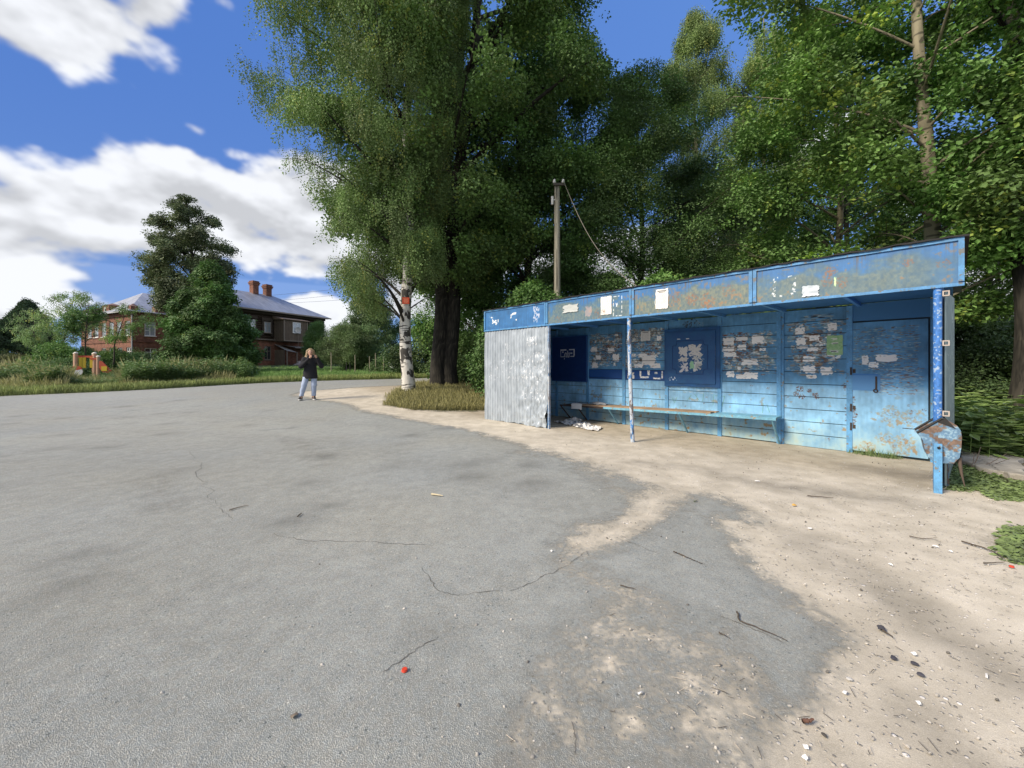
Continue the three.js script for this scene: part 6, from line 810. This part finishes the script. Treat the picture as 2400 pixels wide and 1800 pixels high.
  for (const [A, x1, yaw] of [[AR, -0.31, -0.25], [AL, 0.135, 0.25]]) { const fx = A[0] + Math.sin(yaw) * 0.13, fz = A[2] + Math.cos(yaw) * 0.13, up = obj('shoe', surfaceNet(blob([limb([A[0], 0.075, A[2] - 0.035], [fx, 0.048, fz], 0.05, 0.04), limb([A[0], 0.11, A[2]], [A[0], 0.06, A[2]], 0.046, 0.05)], 0.03), [-0.45, 0.01, -0.2], [0.35, 0.2, 0.3], 0.01), std({ color: rgb(0.018, 0.018, 0.02), roughness: 0.7 }), o); obj('sole', surfaceNet((x, y, z) => Math.max(limb([A[0], 0.018, A[2] - 0.04], [fx, 0.018, fz + 0.005], 0.052, 0.046)(x, y, z), y - 0.03, 0.002 - y), [-0.45, -0.01, -0.2], [0.35, 0.06, 0.3], 0.009), std({ color: rgb(0.7, 0.7, 0.7) }), up); }
  const strands = [limb([hc[0], hc[1] + 0.045, hc[2] - 0.03], [hc[0], hc[1] + 0.05, hc[2] - 0.04], 0.102, 0.1)];
  for (const s of [-1, 1]) for (let k = 0; k < 4; k++) strands.push(limb([hc[0] + s * (0.075 + 0.004 * k), hc[1] + 0.06, hc[2] + 0.02 - k * 0.03], [hc[0] + s * (0.1 + 0.012 * k), 1.4, 0.0 + 0.02 - k * 0.03], 0.034, 0.036), limb([hc[0] + s * (0.1 + 0.012 * k), 1.42, 0.02 - k * 0.03], [hc[0] + s * (0.112 + 0.006 * k), 1.3, 0.055 - k * 0.045], 0.036, 0.016));
  strands.push(limb([hc[0], hc[1], hc[2] - 0.07], [hc[0], 1.34, -0.06], 0.085, 0.07));
  const faceCut = (x, y, z) => Math.hypot((x - hc[0]) / 0.066, (y - hc[1] + 0.012) / 0.1, (z - hc[2] - 0.11) / 0.085) - 1;
  obj('hair', surfaceNet(wob((x, y, z) => Math.max(blob(strands, 0.025)(x, y, z), -faceCut(x, y, z) * 0.06), 0.03, 34), [-0.2, 1.26, -0.18], [0.21, 1.74, 0.14], 0.008), std({ color: rgb(0.27, 0.2, 0.115), roughness: 0.6 }), o);
  for (const s of [-1, 1]) { obj('eye', new THREE.SphereGeometry(0.011, 10, 8).scale(1.3, 0.7, 0.6).translate(hc[0] + s * 0.034, hc[1] + 0.006, hc[2] + 0.082), std({ color: rgb(0.05, 0.035, 0.03), roughness: 0.3 }), o); obj('eyebrow', new THREE.SphereGeometry(0.012, 10, 6).scale(1.7, 0.28, 0.5).translate(hc[0] + s * 0.035, hc[1] + 0.028, hc[2] + 0.086), std({ color: rgb(0.16, 0.1, 0.06) }), o); }
  obj('mouth', new THREE.SphereGeometry(0.02, 12, 6).scale(1, 0.28, 0.3).translate(hc[0], hc[1] - 0.058, hc[2] + 0.09), std({ color: rgb(0.38, 0.13, 0.11) }), o);
  o.updateMatrixWorld(true); const ph = thing('phone', 'black phone held sideways in both hands before the face', 'phone', o.localToWorld(V(...PH)), o.rotation.y), bs = new THREE.Shape(), w = 0.074, hh = 0.036, q = 0.01; bs.moveTo(-w + q, -hh); bs.lineTo(w - q, -hh); bs.quadraticCurveTo(w, -hh, w, -hh + q); bs.lineTo(w, hh - q); bs.quadraticCurveTo(w, hh, w - q, hh); bs.lineTo(-w + q, hh); bs.quadraticCurveTo(-w, hh, -w, hh - q); bs.lineTo(-w, -hh + q); bs.quadraticCurveTo(-w, -hh, -w + q, -hh);
  obj('case', new THREE.ExtrudeGeometry(bs, { depth: 0.008, bevelSize: 0.001, bevelThickness: 0.001, bevelSegments: 1 }).translate(0, 0, -0.004), std({ color: rgb(0.012, 0.012, 0.014), roughness: 0.35 }), ph); for (const [x, y] of [[-0.058, 0.02], [-0.058, 0], [-0.042, 0.01]]) obj('camera_lens', new THREE.CylinderGeometry(0.006, 0.006, 0.003, 12).rotateX(Math.PI / 2).translate(x, y, 0.0065), std({ color: rgb(0.05, 0.05, 0.06), roughness: 0.1 }), ph);
}
// ───────────────────────── small things on the ground ─────────────────────────
{
  const pts = [[2240, 1032], [2329, 1037], [2386, 1079], [2402, 1126], [2314, 1112], [2256, 1089]].map((p) => G(...p)), r = rng(141), ring = [];
  pts.forEach((p, i) => { const q = pts[(i + 1) % pts.length]; for (let k = 0; k < 9; k++) { const t = p.clone().lerp(q, k / 9); t.x += (r() - 0.5) * 0.07; t.z += (r() - 0.5) * 0.07; ring.push(new THREE.Vector2(t.x, -t.z)); } });
  const conc = pixelTex(512, 512, (u, v, x, y) => { const f = fbm2(u * 8, v * 8, 5, 151, 8), s = noise2(u * 10, v * 70, 153), k = 150 + (f - 0.5) * 70 + (s - 0.5) * 30 + (hash(x, y, 2) - 0.5) * 26; return [k + 4, k, k - 8]; }); conc.repeat.set(0.6, 0.6);
  const g = new THREE.ExtrudeGeometry(new THREE.Shape(ring), { depth: 0.09, bevelEnabled: true, bevelSize: 0.015, bevelThickness: 0.015, bevelSegments: 2 }).rotateX(-Math.PI / 2).translate(0, -0.035, 0); tag(obj('concrete_slab', metric(g), std({ map: conc, bumpMap: conc, bumpScale: 0.02, roughness: 0.95 })), 'cracked grey concrete slab on the ground right of the shelter', 'concrete slab');
  const bark = std({ color: rgb(0.075, 0.06, 0.045) }), pale = std({ color: rgb(0.5, 0.44, 0.3) }), brown = std({ color: rgb(0.15, 0.075, 0.05) });
  const twig = (label, path, rad, m, lift = 0.016) => { const p = path.map((q) => G(...q)).map((q) => V(q.x, q.y + lift + rad, q.z)), c = new THREE.CatmullRomCurve3(p), n = path.length * 4, q = c.getPoints(n), rr = rng(path[0][0]); q.forEach((v) => { v.x += (rr() - 0.5) * 0.008; v.z += (rr() - 0.5) * 0.008; }); const b = q[0].clone(); q.forEach((v) => v.sub(b)); const t = obj('twig', tube(q, q.map((_, i) => rad * (1 - 0.6 * i / n)), 6), m); t.position.copy(b); tag(t, label, 'twig', 'twigs lying on the ground'); };
  twig('dark straight twig on the asphalt below the sand tongue', [[1580, 1300], [1612, 1314], [1645, 1328]], 0.006, bark); twig('long bent dark twig on the asphalt in the lower right', [[1729, 1444], [1734, 1464], [1776, 1480], [1845, 1512]], 0.005, bark); twig('thin dark twig on the sand in front of the right half of the shelter', [[1893, 1167], [1920, 1169], [1952, 1172]], 0.006, bark); twig('short dark twig beside the red cap near the right edge', [[2305, 1327], [2356, 1324]], 0.005, bark); twig('long curved twig on the sand near the right edge', [[2253, 1275], [2300, 1289], [2334, 1303], [2352, 1316]], 0.006, bark); twig('dark twig with a dead leaf on the lower right sand', [[2063, 1484], [2092, 1503]], 0.006, bark); twig('short brown piece of bark on the sand at the lower right', [[1884, 1708], [1906, 1701]], 0.009, brown); twig('pale forked twig on the asphalt left of centre', [[537, 1201], [560, 1194], [583, 1189]], 0.007, std({ color: rgb(0.25, 0.22, 0.18) })); twig('short dark twig on the asphalt right of the pale forked one', [[697, 1216], [708, 1207]], 0.006, bark); twig('yellowish flat wood chip on the asphalt at the centre', [[1012, 1164], [1039, 1168]], 0.012, pale); twig('thin dark twig on the asphalt near the long crack', [[1455, 1379], [1490, 1389]], 0.004, bark); twig('dry pale stalk at the foot of the litter bin', [[2188, 1152], [2212, 1150], [2220, 1132]], 0.006, pale); twig('small twig on the asphalt at the lower centre', [[1685, 1492], [1710, 1505]], 0.004, bark); twig('thin curved twig on the sand right of the two wheel ruts', [[2130, 1262], [2160, 1268], [2195, 1266]], 0.004, bark);
  const dead = thing('dead_branch', 'dead branching twigs sticking up beside the concrete slab', 'branch', G(2275, 1100)); for (const [x, y, z, k] of [[0.25, 0.28, -0.1, 1], [0.42, 0.22, 0.05, 0.8], [0.55, 0.14, -0.02, 0.8], [0.12, 0.2, -0.06, 0.7], [0.6, 0.07, 0.12, 0.7]]) obj('twig', tube([V(0, 0, 0), V(x * 0.55, y * 0.4, z * 0.5), V(x, y, z)], [0.008 * k, 0.006 * k, 0.003], 5), std({ color: rgb(0.14, 0.11, 0.09) }), dead);
  const scrapMat = std({ color: rgb(0.8, 0.79, 0.77), side: 2, roughness: 0.8 });
  const scrap = (label, px, py, w, l, m = scrapMat, name = 'paper_scrap', cat = 'paper scrap', h = 0.012) => { const p = G(px, py), r = rng(px * 7 + py), a = r() * 3, g = grid(6, 5, (u, v) => [(u - 0.5) * l + (r() - 0.5) * l * 0.1, 0.002 + h * Math.abs(Math.sin(u * 2.6 + r() * 0.4)) * (0.3 + v), (v - 0.5) * w + (r() - 0.5) * w * 0.15]).rotateY(a), t = obj(name, g, m); t.position.set(p.x, p.y + 0.016, p.z); t.scale.setScalar(0.55); tag(t, label, cat, cat === 'paper scrap' ? 'white scraps littering the ground' : undefined); };
  scrap('round white scrap on the sand below the middle of the shelter', 1898, 1243, 0.05, 0.055); scrap('white scrap on the dusty asphalt at the lower centre', 1501, 1635, 0.022, 0.045); scrap('white scrap among dark stones on the lower right sand', 2141, 1541, 0.03, 0.035); scrap('white scrap on the sand right of the asphalt tip', 1981, 1633, 0.028, 0.04); scrap('white scrap at the bottom edge, upper one of two', 1888, 1762, 0.024, 0.032); scrap('white scrap at the bottom edge, lower one of two', 1886, 1788, 0.026, 0.03); scrap('small white scrap on the asphalt left of the sand tongue', 1292, 1297, 0.02, 0.036); scrap('white thin scrap beside the upper wheel rut', 2087, 1329, 0.016, 0.055); scrap('white scrap on the sand near the lower right corner', 2152, 1658, 0.02, 0.036); scrap('white stick-like scrap on the lower right rut', 2312, 1593, 0.012, 0.07); scrap('white scrap on the sand left of the curved twig', 2193, 1286, 0.016, 0.06); scrap('long white scrap in the middle of the sand', 1775, 1131, 0.03, 0.1); scrap('white scrap close to the long curved twig', 2228, 1298, 0.014, 0.05);
  scrap('yellow fallen leaf on the sand in front of the door', 1862, 1189, 0.05, 0.07, std({ color: rgb(0.55, 0.33, 0.08), side: 2 }), 'fallen_leaf', 'leaf', 0.02); scrap('dark fallen leaf on the sand above the dark stones', 2066, 1482, 0.05, 0.06, std({ color: rgb(0.05, 0.05, 0.06), side: 2 }), 'fallen_leaf', 'leaf', 0.02); scrap('dead green leaf on the asphalt patch beside the sand', 1630, 1179, 0.05, 0.06, std({ color: rgb(0.06, 0.08, 0.03), side: 2 }), 'fallen_leaf', 'leaf', 0.02); scrap('brown crumpled leaf on the asphalt at the bottom', 690, 1688, 0.035, 0.045, std({ color: rgb(0.16, 0.13, 0.1), side: 2 }), 'fallen_leaf', 'leaf', 0.012);
  const cap = (label, px, py) => { const p = G(px, py), c = thing('bottle_cap', label, 'bottle cap', V(p.x, p.y + 0.014, p.z)), m = std({ color: rgb(0.6, 0.06, 0.03), roughness: 0.4 }); obj('lid', new THREE.CylinderGeometry(0.012, 0.013, 0.009, 16).translate(0, 0.005, 0), m, c); obj('rim', new THREE.TorusGeometry(0.0125, 0.0018, 6, 20).rotateX(Math.PI / 2).translate(0, 0.002, 0), m, c); };
  cap('red bottle cap on the asphalt at the lower left of centre', 948, 1580); cap('red bottle cap on the sand by the right edge', 2371, 1334);
  const stone = (label, px, py, s, c) => { const p = G(px, py), r = rng(px), g = new THREE.IcosahedronGeometry(s, 2), q = g.attributes.position; for (let i = 0; i < q.count; i++) { const k = 0.75 + 0.5 * noise3(q.getX(i) / s * 1.3 + px, q.getY(i) / s * 1.3, q.getZ(i) / s * 1.3); q.setXYZ(i, q.getX(i) * k * 1.25, q.getY(i) * k * 0.5, q.getZ(i) * k); } g.computeVertexNormals(); g.rotateY(r() * 3); const m = obj('stone', g, std({ color: c })); m.position.set(p.x, p.y + 0.012 + s * 0.25, p.z); m.scale.setScalar(0.62); tag(m, label, 'stone', 'single stones on the sand'); };
  stone('dark stone on the lower right sand, upper left of three', 2095, 1550, 0.02, rgb(0.045, 0.045, 0.06)); stone('dark stone on the lower right sand, middle one of three', 2143, 1563, 0.018, rgb(0.045, 0.045, 0.06)); stone('dark stone on the lower right sand, lowest of three', 2158, 1590, 0.019, rgb(0.06, 0.06, 0.075)); stone('pale stone on the sand just left of the white scrap', 1990, 1600, 0.016, rgb(0.45, 0.44, 0.42)); stone('dark pebble on the lower centre sand', 1932, 1732, 0.013, rgb(0.06, 0.055, 0.05));
}
{
  const r = rng(161), list = [], geo = new THREE.IcosahedronGeometry(1, 1); for (let i = 0, t = 0; i < 2000 && t < 60000; t++) { const d = 1.2 + r() * r() * 9, x = lerp(-1.5, 9, r()), p = gnd(x, d), k = sandK(p), am = asphaltK(p); if (k < 0.5 || r() < am * 0.8 || Math.abs(x) > d * 1.35) continue; if ((x + 0.707) * SN[0] + (d - 10.49) * SN[1] > 1.75) continue; i++; const s = 0.002 + 0.005 * r() ** 3; EU.set(r() * 6, r() * 6, r() * 6); const l = r() < 0.15 ? 0.12 : 0.24 + 0.3 * r(); list.push([new THREE.Matrix4().compose(V(x, p.y + 0.011 + s * 0.2, -d), new THREE.Quaternion().setFromEuler(EU), V(s * 1.4, s * 0.8, s)), rgb(l * 1.03, l * 0.98, l * 0.9)]); }
  const pb = inst('pebbles', geo, std({ color: 0xffffff }), list, scene); Object.assign(pb.userData, { kind: 'stuff', label: 'small pebbles and grit scattered over the sand', category: 'pebbles' });
  const straw = []; for (let i = 0, t = 0; i < 520 && t < 30000; t++) { const d = 1.4 + r() * r() * 8, x = lerp(-0.5, 9, r()), p = gnd(x, d); if (sandK(p) < 0.5 || asphaltK(p) > 0.5 || Math.abs(x) > d * 1.35 || (x + 0.707) * SN[0] + (d - 10.49) * SN[1] > 1.75) continue; i++; const l = 0.015 + 0.05 * r() * r(); EU.set(0, r() * 6.283, (r() - 0.5) * 0.2); const k = r() < 0.55 ? 0.09 : 0.3 + 0.3 * r(); straw.push([new THREE.Matrix4().compose(V(x, p.y + 0.0165, -d), new THREE.Quaternion().setFromEuler(EU), V(l, 0.0022, 0.0026)), rgb(k * 1.05, k * 0.92, k * 0.75)]); }
  const sw = inst('straw_litter', new THREE.CylinderGeometry(0.5, 0.5, 1, 5).rotateZ(Math.PI / 2), std({ color: 0xffffff }), straw, scene); Object.assign(sw.userData, { kind: 'stuff', label: 'bits of straw and tiny twigs strewn over the sand', category: 'plant litter' });
}
renderer.render(scene, camera);
